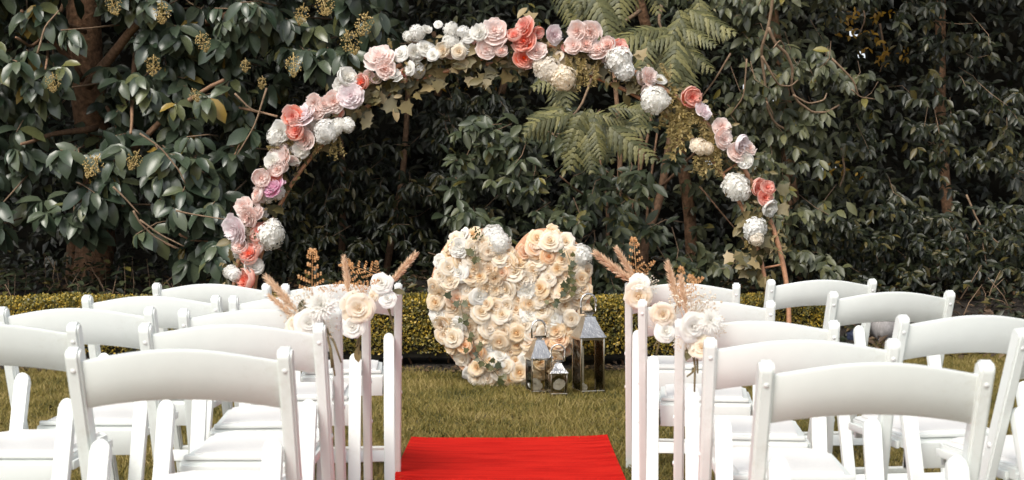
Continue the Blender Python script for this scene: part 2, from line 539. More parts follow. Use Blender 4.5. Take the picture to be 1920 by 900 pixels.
def limb(root, pts, r0, r1, base, mat, name='branch', n=8, wob=.02):
    pts = [Vector(p) for p in pts]
    out = []
    for i in range(len(pts) - 1):
        for k in range(4):
            t = k / 4
            out.append(pts[i].lerp(pts[i + 1], t) + Vector([random.uniform(-wob, wob) * (r0 * 12 + .2) for _ in range(3)]) * (0 if i + k == 0 else 1))
    out.append(pts[-1])
    # one smoothing pass keeps bends natural
    sm = [out[0]] + [(out[i - 1] + out[i] * 2 + out[i + 1]) / 4 for i in range(1, len(out) - 1)] + [out[-1]]
    b = Vector(base)
    rad = [r0 + (r1 - r0) * i / (len(sm) - 1) for i in range(len(sm))]
    mb = MB(); mb.tube([p - b for p in sm], rad, n)
    return mb.build(name, mat, root)

# ------------------------------------------------------------------ trees and shrubs
def axes_for(C, out=1.0, side=.6, up=(-.3, .4)):
    k = len(C)
    A = np.stack([rng.normal(0, side, k), -out * rng.uniform(.5, 1.2, k), rng.uniform(up[0], up[1], k)], 1)
    return A

# --- broad-leaved tree on the left: large drooping glossy leaves, cream panicles
base = tuple(P(172, 532, 11.6)); base = (base[0], base[1], ground(base[0], base[1]))
t1 = tag(empty('broadleaf_tree', base), 'broad tree with big glossy drooping leaves and cream flower clusters, thick brown trunk', 'tree')
limb(t1, [Vector(base) + Vector((0, 0, -.1)), P(178, 480, 11.6), P(186, 330, 11.6), P(160, 120, 11.5), P(150, -60, 11.5), P(140, -260, 11.4)], .17, .13, base, M['bark'], 'trunk', 14, .008)
limb(t1, [P(136, 532, 11.75), P(138, 450, 11.7), P(180, 330, 11.65)], .07, .06, base, M['bark'], 'trunk', 10)
limb(t1, [P(205, 470, 11.8), P(200, 430, 11.7), P(185, 350, 11.65)], .06, .05, base, M['bark'], 'trunk', 10)
for pl, r0 in (([(190, 330), (240, 290), (330, 200), (420, 150)], .035), ([(165, 160), (240, 60), (330, -20)], .05), ([(155, 150), (90, 60), (40, 20)], .03),
               ([(180, 240), (100, 250), (40, 270)], .03), ([(160, 60), (110, 40), (60, 90), (30, 70)], .022), ([(300, 190), (420, 195), (520, 218)], .02),
               ([(200, 200), (270, 340), (340, 450), (420, 455)], .016), ([(225, 380), (260, 430), (330, 465)], .013), ([(330, 60), (450, 20), (600, -40)], .04),
               ([(255, 100), (250, 180), (245, 250)], .025), ([(130, -20), (95, 60), (85, 130)], .02), ([(460, 170), (470, 230), (440, 290)], .012)):
    limb(t1, [P(a, b, 11.2 - .9 * i / (len(pl) - 1)) for i, (a, b) in enumerate(pl)], r0, r0 * .4, base, M['bark_light'], 'branch', 7)
for pl in ([(250, 395), (262, 418), (290, 445), (335, 466)], [(262, 412), (300, 440), (345, 462)], [(262, 250), (300, 275), (335, 318), (348, 345)], [(212, 350), (238, 375), (262, 402)], [(440, 175), (470, 205), (520, 220)], [(500, 165), (478, 235), (445, 290)],
           [(70, 100), (84, 50), (110, 20)], [(330, 395), (360, 402), (425, 412)]):
    limb(t1, [P(a, b, 9.98 + .03 * i) for i, (a, b) in enumerate(pl)], .0085, .005, base, M['twig'], 'twig', 6, .006)
T1_HOLE = [(162, 95, 40, 135), (80, 475, 130, 55), (200, 500, 160, 65), (250, 230, 14, 60), (20, 40, 35, 50)]
def k1(px, py):
    if inside(px, py, T1_HOLE): return False
    if py > 440 and not (320 < px < 440): return False
    if px > 430 and py > 330: return False
    if px > 500 and py > 130 + (px - 500) * -.1: return False
    if px > 440 and py > 260: return False
    return fbm(px * .011, py * .011, 1) > -.16
C1 = clump_points(330, (-160, -120, 720, 520), lambda a, b: 10.2 + .55 * random.random() + .35 * fbm(a * .006, b * .006, 2) , k1)
A1 = axes_for(C1, 1, .55, (-.35, .25))
C1b = clump_points(380, (-200, -160, 760, 470), lambda a, b: 11.0 + .7 * random.random(), lambda a, b: not inside(a, b, T1_HOLE[:1]) and not (b > 400 and a < 320) and not (a > 430 and b > 300) and not (a > 560 and b > 120))
A1b = axes_for(C1b, .7, .8, (-.3, .6))
C1c = clump_points(260, (-400, -420, 800, -90), lambda a, b: 9.9 + 2.0 * random.random())
A1c = axes_for(C1c, .5, .8, (-.2, .6))
tm_big = leaf_template(.42, .20, wide=(.74, 1.0, .80))
crown(t1, [whorls(C1, A1, (8, 12), .22, .95, (40, 105)), whorls(C1b, A1b, (6, 9), .17, .6), whorls(C1c, A1c, (7, 9), .18, .5)], tm_big, M['leaf_big'], .50, 300, base)
twig_mesh(t1, C1, A1, base, M['twig'], .4, .006, .6)

# cream panicles
def panicle_mesh(seed):
    rs = random.Random(seed); mb = MB()
    mb.tube([(0, 0, .0), (0, 0, -.13)], [.003, .0015], 4)
    for i in range(150):
        t = rs.random() ** .8
        z = -.02 - .12 * t; r = .052 * math.sin(math.pi * min(.18 + t * .8, 1)) * rs.random() ** .5
        a = rs.uniform(0, 6.283); c = Vector((r * math.cos(a), r * math.sin(a), z)); s = rs.uniform(.0035, .006)
        mb.add([c + Vector(q) * s for q in ((1, 0, 0), (-1, 0, 0), (0, 1, 0), (0, -1, 0), (0, 0, 1), (0, 0, -1))],
               [(0, 2, 4), (2, 1, 4), (1, 3, 4), (3, 0, 4), (2, 0, 5), (1, 2, 5), (3, 1, 5), (0, 3, 5)])
    return mb.mesh('flower_cluster', M['panicle'], False)
pan = [panicle_mesh(i) for i in range(3)]
for i, (px, py, s) in enumerate([(603, -8, 1.2), (375, 58, 1.0), (288, 102, 1.0), (98, 135, .95), (550, 98, 1.1), (188, 288, 1.2), (262, 280, 1.0), (648, 55, 1.3), (690, 22, 1.2), (360, 165, .7), (460, 108, .65), (492, 142, .6), (303, 0, 1.1), (205, -8, 1.0), (570, 5, 1.0)]):
    p = P(px, py, 10.0) - Vector(base)
    link('flower_cluster', pan[i % 3], t1, Matrix.Translation(p) @ Euler((random.uniform(-.5, .5), random.uniform(-.6, .6), random.uniform(0, 6))).to_matrix().to_4x4() @ Matrix.Scale(s * 1.25, 4))

# --- dark evergreen shrub behind the arch
base = tuple(P(690, 530, 12.0)); base = (base[0], base[1], ground(base[0], base[1]))
t2 = tag(empty('evergreen_shrub', base), 'dark dense evergreen shrub with small pointed leaves filling the inside of the flower arch', 'shrub')
for a, b in (((640, 540), (620, 100)), ((720, 540), (770, 60)), ((820, 180), (812, 60)), ((940, 175), (935, 60))):
    limb(t2, [P(*a, 12.3), P((a[0] + b[0]) / 2 + 15, (a[1] + b[1]) / 2, 12.3), P(*b, 12.2)], .035, .02, base, M['bark_light'], 'trunk' if a[1] > 500 else 'branch', 8)
def k2(px, py): return fbm(px * .012, py * .015, 5) > -.12 and not inside(px, py, [(730, 215, 95, 55), (860, 150, 120, 30), (600, 340, 40, 25), (830, 300, 60, 25), (700, 300, 30, 20)])
C2 = clump_points(680, (410, 60, 960, 590), lambda a, b: 11.4 + .5 * random.random() + .3 * fbm(a * .008, b * .008, 7), k2)
A2 = axes_for(C2, 1, .6, (-.6, .1))
C2b = clump_points(520, (380, -60, 1000, 575), lambda a, b: 12.3 + .6 * random.random())
A2b = axes_for(C2b, .8, .8, (-.4, .3))
tm_mid = leaf_template(.16, .2, wide=(.7, 1.0, .58))
crown(t2, [whorls(C2, A2, (7, 12), .125, .75, (30, 90), along=.22), whorls(C2b, A2b, (6, 10), .12, .5)], tm_mid, M['leaf_dark'], .36, 300, base)
twig_mesh(t2, C2, A2, base, M['twig'], .26, .0028, .2)

# --- many-stemmed tree behind the heart
base = tuple(P(1185, 540, 11.3)); base = (base[0], base[1], ground(base[0], base[1]))
t3 = tag(empty('multi_stem_tree', base), 'many-stemmed tree with thin brown trunks and grey-green leaves behind the flower heart', 'tree')
for pl, r0 in (([(1152, 545), (1156, 430), (1165, 300), (1150, 120)], .028), ([(1200, 545), (1205, 480), (1240, 360), (1262, 240), (1255, 60)], .045), ([(1182, 545), (1195, 400), (1200, 280), (1215, 120)], .022),
               ([(1168, 545), (1178, 420), (1222, 230), (1228, 100)], .016), ([(1135, 545), (1140, 400), (1120, 250)], .018), ([(1215, 545), (1212, 400), (1232, 250)], .014)):
    limb(t3, [P(a, b, 11.35 + .1 * math.sin(a)) for a, b in pl], r0, r0 * .65, base, M['bark_light'], 'trunk', 9)
for pl, r0 in (([(1235, 300), (1205, 270), (1150, 225)], .016), ([(1240, 350), (1290, 300), (1330, 260)], .014), ([(1312, 350), (1380, 430), (1400, 460)], .008), ([(1160, 400), (1100, 370), (1050, 330)], .012)):
    limb(t3, [P(a, b, 11.2 - .25 * i) for i, (a, b) in enumerate(pl)], r0, r0 * .5, base, M['bark_light'], 'branch', 7)
T3H = [(1230, 300, 26, 100), (1165, 250, 45, 45), (1300, 410, 75, 60), (1125, 430, 16, 55)]
def k3(px, py):
    if inside(px, py, T3H): return False
    return fbm(px * .012, py * .012, 11) > -.1
C3 = clump_points(300, (850, 220, 1330, 585), lambda a, b: 10.35 + .6 * random.random() + .3 * fbm(a * .008, b * .008, 9), k3)
A3 = axes_for(C3, 1, .55, (-.45, .2))
C3b = clump_points(260, (850, -60, 1400, 560), lambda a, b: 11.7 + .6 * random.random(), lambda a, b: not inside(a, b, T3H[2:]))
A3b = axes_for(C3b, .8, .8, (-.4, .4))
tm_oval = leaf_template(.2, .18, wide=(.72, 1.0, .62))
crown(t3, [whorls(C3, A3, (6, 10), .15, .6, (35, 95)), whorls(C3b, A3b, (6, 9), .125, .5)], tm_oval, M['leaf_mid'], .42, 300, base)
twig_mesh(t3, C3, A3, base, M['twig'], .3, .004, .4)

# --- feathery tree: bipinnate olive fronds hanging over the arch
base = tuple(P(1300, 540, 11.9)); base = (base[0], base[1], ground(base[0], base[1]))
t4 = tag(empty('feathery_tree', base), 'tree with olive feathery fern-like fronds hanging behind the top of the flower arch', 'tree')
limb(t4, [Vector(base) + Vector((0, 0, -.1)), P(1296, 420, 11.9), P(1262, 200, 11.6), P(1200, 20, 11.2), P(1150, -200, 10.8)], .06, .04, base, M['bark'], 'trunk', 10)
for pl in ([(1200, 20), (1140, 60), (1090, 200), (1060, 230)], [(1230, 90), (1270, 40), (1262, 70)], [(1180, -40), (1100, -40), (1060, 10)], [(1240, 10), (1234, 40), (1262, 90)]):
    limb(t4, [P(a, b, 11.1 - .3 * i) for i, (a, b) in enumerate(pl)], .018, .006, base, M['twig'], 'branch', 6)
def frond_mesh(seed):
    rs = random.Random(seed); mb = MB()
    n = 9
    spine = [Vector((i / n, .03 * math.sin(i * .4 + seed), -.22 * (i / n) ** 2)) for i in range(n + 1)]
    mb.tube(spine, [.008 * (1 - .7 * i / n) for i in range(n + 1)], 4)
    up = Vector((0, 0, 1))
    for i in range(1, n + 1):
        t = i / n
        ln = (.34 * math.sin(math.pi * min(.25 + .72 * t, 1)) ** .8 + .06) * rs.uniform(.85, 1.1)
        for s in (-1, 1):
            d = Vector((.62, s * .85, -.1 - .3 * rs.random())).normalized()
            side = d.cross(up).normalized(); m = 4
            ST = 7; top_, bot_, mid_ = [], [], []
            for k in range(ST + 1):
                u = k / ST; q = spine[i] + d * ln * u + up * (-.3 * u * u * ln)
                w = .052 * (1 - u) ** .55 * (1.0 if k % 2 else .62) + .002
                top_.append(q + side * w + d * (.012 if k % 2 else 0)); bot_.append(q - side * w + d * (.012 if k % 2 else 0)); mid_.append(q + up * .006)
            nb_ = ST + 1
            mb.add(top_ + mid_ + bot_, [(a + k, a + k + 1, a + nb_ + k + 1, a + nb_ + k) for a in (0, nb_) for k in range(ST)])
            continue
            for k in range(m + 1):
                u = (k + .3) / (m + 1); q = spine[i] + d * ln * u + up * (-.3 * u * u * ln)
                for s2 in ((-1, 1) if k < m else (0,)):
                    ld = (d * .85 + side * s2 * .62 + up * rs.uniform(-.25, .1)).normalized()
                    ll = (.125 if s2 else .11) * (1 - .5 * u) * rs.uniform(.85, 1.1); w = ll * .46
                    sd = ld.cross(up).normalized()
                    mb.add([q, q + ld * ll * .5 + sd * w * .5, q + ld * ll - up * .01, q + ld * ll * .5 - sd * w * .5], [(0, 1, 2, 3)])
    return mb.mesh('frond', M['frond'], False)
fr = [frond_mesh(i) for i in range(4)]
fspec = []
for (cx, cy, n, ang, sp, L, d) in ((1075, 205, 7, 200, 60, .44, 9.6), (1110, 235, 9, 255, 80, .42, 9.5), (1130, 215, 5, 330, 40, .36, 9.55), (1250, 60, 8, 230, 60, .46, 9.9), (1275, 75, 8, 290, 50, .44, 9.9), (1215, 170, 3, 265, 25, .3, 9.8),
                                   (1085, -30, 6, 270, 60, .42, 10.2), (1140, -30, 4, 265, 50, .46, 10.1), (1280, 10, 6, 300, 70, .42, 10.2), (1060, 130, 4, 240, 50, .4, 9.9), (1200, -60, 8, 270, 120, .5, 10.2)):
    for i in range(n):
        fspec.append((cx + random.gauss(0, 16), cy + random.gauss(0, 12), ang + random.uniform(-sp, sp), L * random.uniform(.62, .98), d + random.uniform(-.25, .3)))
for i, (px, py, ang, L, d) in enumerate(fspec):
    o = P(px, py, d) - Vector(base)
    dr = Vector((math.cos(R(ang)), -.45 + random.uniform(-.25, .25), math.sin(R(ang)) * .9)).normalized()
    nn = Vector((random.uniform(-.3, .3), -1.0, .75)); nn = (nn - dr * nn.dot(dr)).normalized()
    sd = nn.cross(dr)
    link('frond', fr[i % 4], t4, mat_from(o, dr, sd, nn, L))

# --- vine-hung tree right of the arch
base = tuple(P(1500, 545, 11.4)); base = (base[0], base[1], ground(base[0], base[1]))
t5 = tag(empty('vine_hung_tree', base), 'tree with dusty green leaves and bare looping vine stems beside the arch', 'tree')
limb(t5, [Vector(base) + Vector((0, 0, -.1)), P(1490, 400, 11.6), P(1470, 200, 11.6), P(1440, -10, 11.4), P(1430, -250, 11.2)], .07, .05, base, M['bark'], 'trunk', 10)
for pl, r0 in (([(1449, -60), (1449, 0), (1441, 50), (1429, 85), (1428, 110), (1434, 150), (1437, 200), (1452, 230), (1480, 247), (1502, 244)], .013),
               ([(1441, 52), (1455, 85), (1475, 100), (1487, 130), (1483, 165), (1495, 190), (1522, 210), (1550, 211), (1573, 197)], .013),
               ([(1429, 105), (1450, 145), (1460, 160), (1482, 162), (1496, 150)], .009), ([(1487, 178), (1515, 195), (1545, 188), (1550, 175)], .008),
               ([(1450, 90), (1462, 75), (1470, 85), (1468, 110)], .006), ([(1437, 190), (1448, 210), (1450, 222)], .006),
               ([(1560, 110), (1600, 150), (1610, 180)], .009), ([(1597, 168), (1612, 182), (1640, 186)], .006),
               ([(1370, 100), (1340, 150), (1310, 190)], .008), ([(1400, 110), (1395, 180), (1370, 215)], .007)):
    limb(t5, [P(a, b, 10.0 + .06 * i) for i, (a, b) in enumerate(pl)], r0, r0 * .6, base, M['twig'], 'vine_stem', 7, .008)
T5H = [(1355, 130, 45, 110), (1590, 60, 40, 60), (1360, 420, 50, 60)]
def k5(px, py):
    if inside(px, py, T5H): return False
    if px < 1400 and 250 < py < 470 and px < 1330 + (py - 250) * .3: return False
    if px > 1560 and py > 200: return False
    return fbm(px * .013, py * .013, 21) > -.15
C5 = clump_points(330, (1330, -100, 1610, 520), lambda a, b: 10.3 + .5 * random.random() + .25 * fbm(a * .01, b * .01, 9), k5)
A5 = axes_for(C5, 1, .5, (-.7, 0))
C5b = clump_points(300, (1280, -120, 1640, 560), lambda a, b: 11.2 + .7 * random.random(), lambda a, b: not inside(a, b, T5H))
A5b = axes_for(C5b, .8, .8, (-.4, .3))
crown(t5, [whorls(C5, A5, (6, 9), .135, .85, (30, 90), along=.2), whorls(C5b, A5b, (6, 9), .12, .5)], tm_oval, M['leaf_vine'], .46, 300, base)
twig_mesh(t5, C5, A5, base, M['twig'], .28, .003, .25)

# --- tall shrub at the far right
base = tuple(P(1790, 540, 12.4)); base = (base[0], base[1], ground(base[0], base[1]))
t6 = tag(empty('tall_evergreen', base), 'tall dark evergreen with hanging leafy sprays and deep shadowed gaps, past the vine-hung tree', 'tree')
limb(t6, [Vector(base) + Vector((0, 0, -.1)), P(1775, 380, 12.7), P(1760, 150, 12.9), P(1760, -200, 12.9)], .06, .045, base, M['bark'], 'trunk', 10)
for pl, r0 in (([(1812, 365), (1830, 410), (1850, 440), (1890, 470)], .009), ([(1835, 425), (1845, 470), (1850, 500)], .007), ([(1720, 540), (1735, 510), (1760, 495)], .01)):
    limb(t6, [P(a, b, 10.9) for a, b in pl], r0, r0 * .6, base, M['twig'], 'branch', 6)
T6H = [(1850, 380, 60, 70), (1640, 100, 55, 75), (1880, 520, 60, 30), (1690, 300, 40, 40), (1900, 60, 40, 90), (1600, 390, 45, 35)]
def k6(px, py):
    if inside(px, py, T6H): return False
    return fbm(px * .011, py * .011, 31) > -.08
C6 = clump_points(420, (1570, -100, 2120, 560), lambda a, b: 10.9 + .7 * random.random() + .4 * fbm(a * .008, b * .008, 19), k6)
A6 = axes_for(C6, 1, .55, (-.7, 0))
C6b = clump_points(360, (1560, -120, 2200, 580), lambda a, b: 12.0 + .8 * random.random(), lambda a, b: not inside(a, b, T6H[:1]))
A6b = axes_for(C6b, .8, .8, (-.4, .3))
C6c = clump_points(330, (1440, 380, 2050, 600), lambda a, b: 10.6 + .5 * random.random(), lambda a, b: fbm(a * .015, b * .015, 41) > -.1)
A6c = axes_for(C6c, 1, .6, (-.4, .3))
crown(t6, [whorls(C6, A6, (6, 9), .125, .8, (30, 90), along=.2), whorls(C6b, A6b, (6, 9), .12, .5), whorls(C6c, A6c, (7, 11), .105, .5, along=.2)], tm_mid, M['leaf_dark'], .42, 300, base)
twig_mesh(t6, C6, A6, base, M['twig'], .28, .0028, .22)

# --- a few branches painted yellow for backlight, glimpsed through the gaps
def yellow_branch(px, py, d, n, spread, label):
    b = P(px, py - 60, d + .3)
    r = tag(empty('yellow_branch', b), label, 'branch')
    C = np.array([tuple(P(px + random.gauss(0, spread), py + random.gauss(0, spread * .8), d + random.uniform(-.2, .2))) for _ in range(n)])
    O, D, N, L = whorls(C, axes_for(C, 1, .7), (3, 5), .075, .4)
    lm = single_leaf_mesh('leaf', tm_oval, M['leaf_yellow'], .5)
    d_, s_, n_ = frames(D, N)
    for i in range(len(O)): link('leaf', lm, r, mat_from(O[i] - np.array(b), d_[i], s_[i], n_[i], L[i]))
    limb(r, [P(px, py - 60, d + .3), P(px + 10, py, d + .1), P(px, py + 30, d)], .012, .005, b, M['twig'], 'stem', 6)
yellow_branch(1612, 35, 12.3, 16, 26, 'spray of leaves painted sunlit-yellow in the dark gap high between vine-hung tree and tall evergreen')
yellow_branch(1650, 105, 12.4, 8, 18, 'small spray of leaves painted sunlit-yellow just under the larger yellow spray')
yellow_branch(1418, 190, 12.2, 6, 18, 'few leaves painted sunlit-yellow behind the looping bare vine stems')
yellow_branch(1575, 320, 11.2, 4, 12, 'few yellow leaves low on the edge of the vine-hung tree')
yellow_branch(850, 150, 12.0, 5, 40, 'few yellow leaves in the dark gap under the top of the arch')

# --- thicket: the dense mass of leaves behind everything, with a dark shade backdrop
tv = leaf_lite()
k = 26000
O = np.stack([rng.uniform(-8.5, 8.5, k), 13.2 + .8 * rng.random(k), rng.uniform(.1, 5.6, k)], 1)
D = np.stack([rng.normal(0, .6, k), -rng.uniform(.2, 1, k), rng.uniform(-1, .2, k)], 1)
N = np.stack([rng.normal(0, .4, k), -rng.uniform(.2, 1, k), rng.uniform(.3, 1, k)], 1)
L = rng.uniform(.09, .16, k)
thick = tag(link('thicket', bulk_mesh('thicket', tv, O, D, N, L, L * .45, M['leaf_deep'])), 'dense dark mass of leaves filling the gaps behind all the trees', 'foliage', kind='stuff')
k = 15000  # unseen leaf layer over the trees, added to shade the recess from above
O = np.stack([rng.uniform(-8, 8, k), rng.uniform(10.4, 14, k), 3.15 + 2.4 * rng.random(k)], 1)
D = rng.normal(0, 1, (k, 3)); N = np.stack([rng.normal(0, .5, k), rng.normal(0, .5, k), np.ones(k)], 1)
L = rng.uniform(.12, .2, k)
tag(link('unseen_shade_canopy', bulk_mesh('unseen_shade_canopy', tv, O, D, N, L, L * .5, M['leaf_deep'])), 'unseen leaf layer added above the view to block sky light', 'foliage', kind='stuff')
mb = MB(); nx, nz = 200, 74  # dark sheet added so the gaps between leaves read as black depth
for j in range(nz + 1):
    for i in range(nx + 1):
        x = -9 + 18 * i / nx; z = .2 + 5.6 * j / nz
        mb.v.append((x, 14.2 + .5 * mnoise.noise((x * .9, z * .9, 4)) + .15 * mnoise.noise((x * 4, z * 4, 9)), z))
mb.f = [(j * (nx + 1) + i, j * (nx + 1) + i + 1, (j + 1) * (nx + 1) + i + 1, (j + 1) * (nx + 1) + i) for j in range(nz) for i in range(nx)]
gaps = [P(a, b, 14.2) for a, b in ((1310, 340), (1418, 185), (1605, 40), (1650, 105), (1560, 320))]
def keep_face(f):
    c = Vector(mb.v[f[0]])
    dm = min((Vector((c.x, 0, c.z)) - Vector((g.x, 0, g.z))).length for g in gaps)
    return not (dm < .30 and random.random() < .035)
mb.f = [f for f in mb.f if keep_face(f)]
tag(mb.build('shade_backdrop', M['core_and_shade']), 'near-black sheet added behind the thicket as painted deep shade', 'foliage', kind='stuff')

# --- litter and seedlings on the bank
k = 5000
x = rng.uniform(-6, 6, k); y = rng.uniform(9.3, 11.8, k)
z = np.array([ground(a, b) for a, b in zip(x, y)]) + .03 + .03 * rng.random(k)
O = np.stack([x, y, z], 1)
D = np.stack([rng.normal(0, 1, k), rng.normal(0, 1, k), rng.normal(0, .35, k)], 1)
N = np.stack([rng.normal(0, .4, k), rng.normal(0, .4, k) - .2, np.ones(k)], 1)
L = rng.uniform(.05, .11, k)
tag(link('leaf_litter', bulk_mesh('leaf_litter', tv, O, D, N, L, L * .45, M['litter'])), 'brown fallen leaves on the bank behind the hedge', 'leaf litter', kind='stuff')
k = 9000
x = rng.uniform(-6.5, 6.5, k); y = rng.uniform(9.55, 11.9, k)
pat = np.array([mnoise.noise((a * 1.3, b * 1.3, 6)) for a, b in zip(x, y)])
ok = (pat > -.25) & (y > np.array([bed_front(a) for a in x]) + .25)
x = x[ok]; y = y[ok]; k = len(x)
O = np.stack([x, y, np.array([ground(a, b) for a, b in zip(x, y)]) + .03 + rng.random(k) ** 1.5 * (.10 + .14 * (y - 9.5) / 2)], 1)
D = np.stack([rng.normal(0, .8, k), rng.normal(-.4, .6, k), rng.normal(-.05, .35, k)], 1)
N = np.stack([rng.normal(0, .35, k), rng.normal(-.5, .35, k), np.ones(k)], 1)
L = rng.uniform(.05, .10, k)
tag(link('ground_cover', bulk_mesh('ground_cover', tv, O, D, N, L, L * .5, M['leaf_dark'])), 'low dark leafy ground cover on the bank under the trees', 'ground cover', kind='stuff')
k = 1800
x = rng.uniform(-4, 4, k); y = np.array([bed_front(a) for a in x]) - .03 + rng.random(k) * .25
O = np.stack([x, y, np.array([ground(a, b) for a, b in zip(x, y)]) + .01 + .02 * rng.random(k)], 1)
D = np.stack([rng.normal(0, 1, k), rng.normal(0, 1, k), rng.normal(0, .25, k)], 1)
N = np.stack([rng.normal(0, .3, k), rng.normal(0, .3, k) - .2, np.ones(k)], 1)
L = rng.uniform(.02, .05, k)
tag(link('mulch', bulk_mesh('mulch', tv, O, D, N, L, L * .5, M['litter'])), 'brown mulch chips along the foot of the hedge', 'mulch', kind='stuff')
lm_seed = single_leaf_mesh('leaf', tm_oval, M['leaf_mid'], .5)
def seedling(px, py, d, h, n, label):
    p = P(px, py, d); b = Vector((p.x, p.y, ground(p.x, p.y)))
    r = tag(empty('seedling', b), label, 'seedling', 'seedlings on the bank under the broad tree')
    tip = Vector((random.uniform(-.05, .05), random.uniform(-.05, .05), h))
    mb = MB(); mb.tube([(0, 0, -.02), tip * .5 + Vector((.01, 0, 0)), tip], [.004, .003, .002], 5); mb.build('stem', M['twig'], r)
    for i in range(n):
        t = .35 + .65 * i / max(n - 1, 1); a = i * 2.4
        D = np.array([[math.cos(a), math.sin(a) - .3, -.1]]); N = np.array([[0, -.4, 1.]])
        d_, s_, n_ = frames(D, N)
        link('leaf', lm_seed, r, mat_from(tip * t, d_[0], s_[0], n_[0], random.uniform(.07, .11)))
for i in range(24):
    px = random.uniform(5, 430)
    seedling(px, 540, random.uniform(10.3, 11.3), random.uniform(.1, .34), random.randint(5, 9), 'small green seedling growing from the leaf litter under the broad-leaved tree')
mb = MB()
for i in range(44):
    px = random.uniform(0, 420) if i < 34 else random.uniform(1760, 1930); d = random.uniform(10.2, 11)
    p = P(px, 545, d); p.z = ground(p.x, p.y)
    q = p + Vector((random.gauss(0, .18), random.gauss(0, .1), random.uniform(.06, .38)))
    mb.tube([p, p.lerp(q, .5) + Vector((random.gauss(0, .03), 0, .02)), q], [.006, .004, .002], 4)
tag(mb.build('fallen_twigs', M['twig']), 'thin bare twigs sticking up from the bank behind the hedge', 'twigs', kind='stuff')

# --- clipped box hedge
HX0, HX1, HY0, HY1, HZ = -6.0, 2.12, 8.88, 9.34, .465
hed = tag(empty('box_hedge', ((HX0 + HX1) / 2, (HY0 + HY1) / 2, 0)), 'low clipped box hedge with yellow-green leaf tips running behind the heart', 'hedge')
hb = np.array([(HX0 + HX1) / 2, (HY0 + HY1) / 2, 0])
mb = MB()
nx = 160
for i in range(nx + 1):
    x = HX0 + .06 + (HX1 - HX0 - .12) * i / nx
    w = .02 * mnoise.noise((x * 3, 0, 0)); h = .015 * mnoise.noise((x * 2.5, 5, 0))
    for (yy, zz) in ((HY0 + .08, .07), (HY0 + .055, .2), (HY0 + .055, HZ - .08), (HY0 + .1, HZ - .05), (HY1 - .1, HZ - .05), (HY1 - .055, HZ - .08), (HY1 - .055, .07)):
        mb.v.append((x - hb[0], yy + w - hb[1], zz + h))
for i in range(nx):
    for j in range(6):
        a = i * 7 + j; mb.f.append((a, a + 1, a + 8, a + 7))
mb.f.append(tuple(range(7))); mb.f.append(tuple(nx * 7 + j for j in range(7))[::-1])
mb.build('core', M['core_and_shade'], hed)
k = 90000
sel = rng.random(k)
xs = rng.uniform(HX0, HX1, k)
t = rng.random(k)
O = np.zeros((k, 3)); NN = np.zeros((k, 3))
wob = np.array([.025 * mnoise.noise((a * 3, 0, 0)) for a in xs]); hob = np.array([.018 * mnoise.noise((a * 2.5, 5, 0)) for a in xs])
front = sel < .52; top = (sel >= .52) & (sel < .92); end = sel >= .92
zz = .10 + (HZ - .10) * t ** .85
bul = np.array([.02 * mnoise.noise((a * 7, b * 7, 2)) for a, b in zip(xs, zz)])
O[front] = np.stack([xs, HY0 + wob + bul + .06 * rng.random(k) ** 1.5 + .03 * (zz < .16), zz + hob], 1)[front]
NN[front] = (0, -1, .4)
yy = HY0 + (HY1 - HY0) * t
bul2 = np.array([.016 * mnoise.noise((a * 7, b * 7, 8)) for a, b in zip(xs, yy)])
rnd = .05 * (np.abs(t - .5) * 2) ** 6
O[top] = np.stack([xs, yy, HZ + hob + bul2 - rnd - .05 * rng.random(k) ** 1.5 + .012], 1)[top]
NN[top] = (0, -.2, 1)
O[end] = np.stack([np.full(k, HX1) - .05 * rng.random(k), yy, .1 + (HZ - .1) * rng.random(k)], 1)[end]
NN[end] = (1, -.2, .3)
NN += rng.normal(0, .55, (k, 3))
D = rng.normal(0, .7, (k, 3)) + NN * .55 + np.array([0, 0, .25])
L = rng.uniform(.014, .026, k)
O -= hb[None, :]
tag(link('foliage', bulk_mesh('foliage', diamond(), O, D, NN, L, L * .62, M['hedge']), hed), kind='stuff')
mb = MB()
for i in range(70):
    x = random.uniform(HX0 + .2, HX1 - .1) - hb[0]
    mb.tube([(x, random.uniform(-.1, .1), -.01), (x + random.gauss(0, .04), random.uniform(-.12, .1), .16)], [.009, .006], 5)
tag(mb.build('stems', M['bark_light'], hed), kind='stuff')

# --- grass blades
def grass(name, k, x0, x1, y0, y1, h, label, keep=None):
    x = rng.uniform(x0, x1, k); y = rng.uniform(y0, y1, k)
    if keep is not None:
        ok = keep(x, y); x = x[ok]; y = y[ok]
    k = len(x)
    z = np.array([ground(a, b) for a, b in zip(x, y)])
    pat = np.array([mnoise.noise((a * 2.2, b * 2.2, 1)) for a, b in zip(x, y)])
    O = np.stack([x, y, z], 1)
    D = np.stack([rng.normal(0, .95, k), rng.normal(0, .8, k), np.ones(k)], 1)
    N = np.stack([rng.normal(0, .5, k), -np.ones(k), np.zeros(k)], 1)
    L = h * rng.uniform(.5, 1.25, k) * (1 + .45 * pat)
    tmpl = (np.array([(0, -.5, 0), (0, .5, 0), (1, .15, .12)], float), [(0, 1, 2)])
    return tag(link(name, bulk_mesh(name, tmpl, O, D, N, L, np.full(k, .0052), M['grass'])), label, 'grass', kind='stuff')
CW0, CW1, CY1 = -.459, .440, 6.09
off_carpet = lambda x, y: ~((x > CW0 + .01) & (x < CW1 - .01) & (y < CY1 - .02))
grass('grass', 190000, -3.6, 4.2, 4.6, 8.8, .042, 'worn olive and straw coloured grass blades of the lawn', off_carpet)
grass('near_grass', 50000, -2.0, 2.2, 2.4, 4.6, .04, 'grass blades under the rows of chairs', off_carpet)
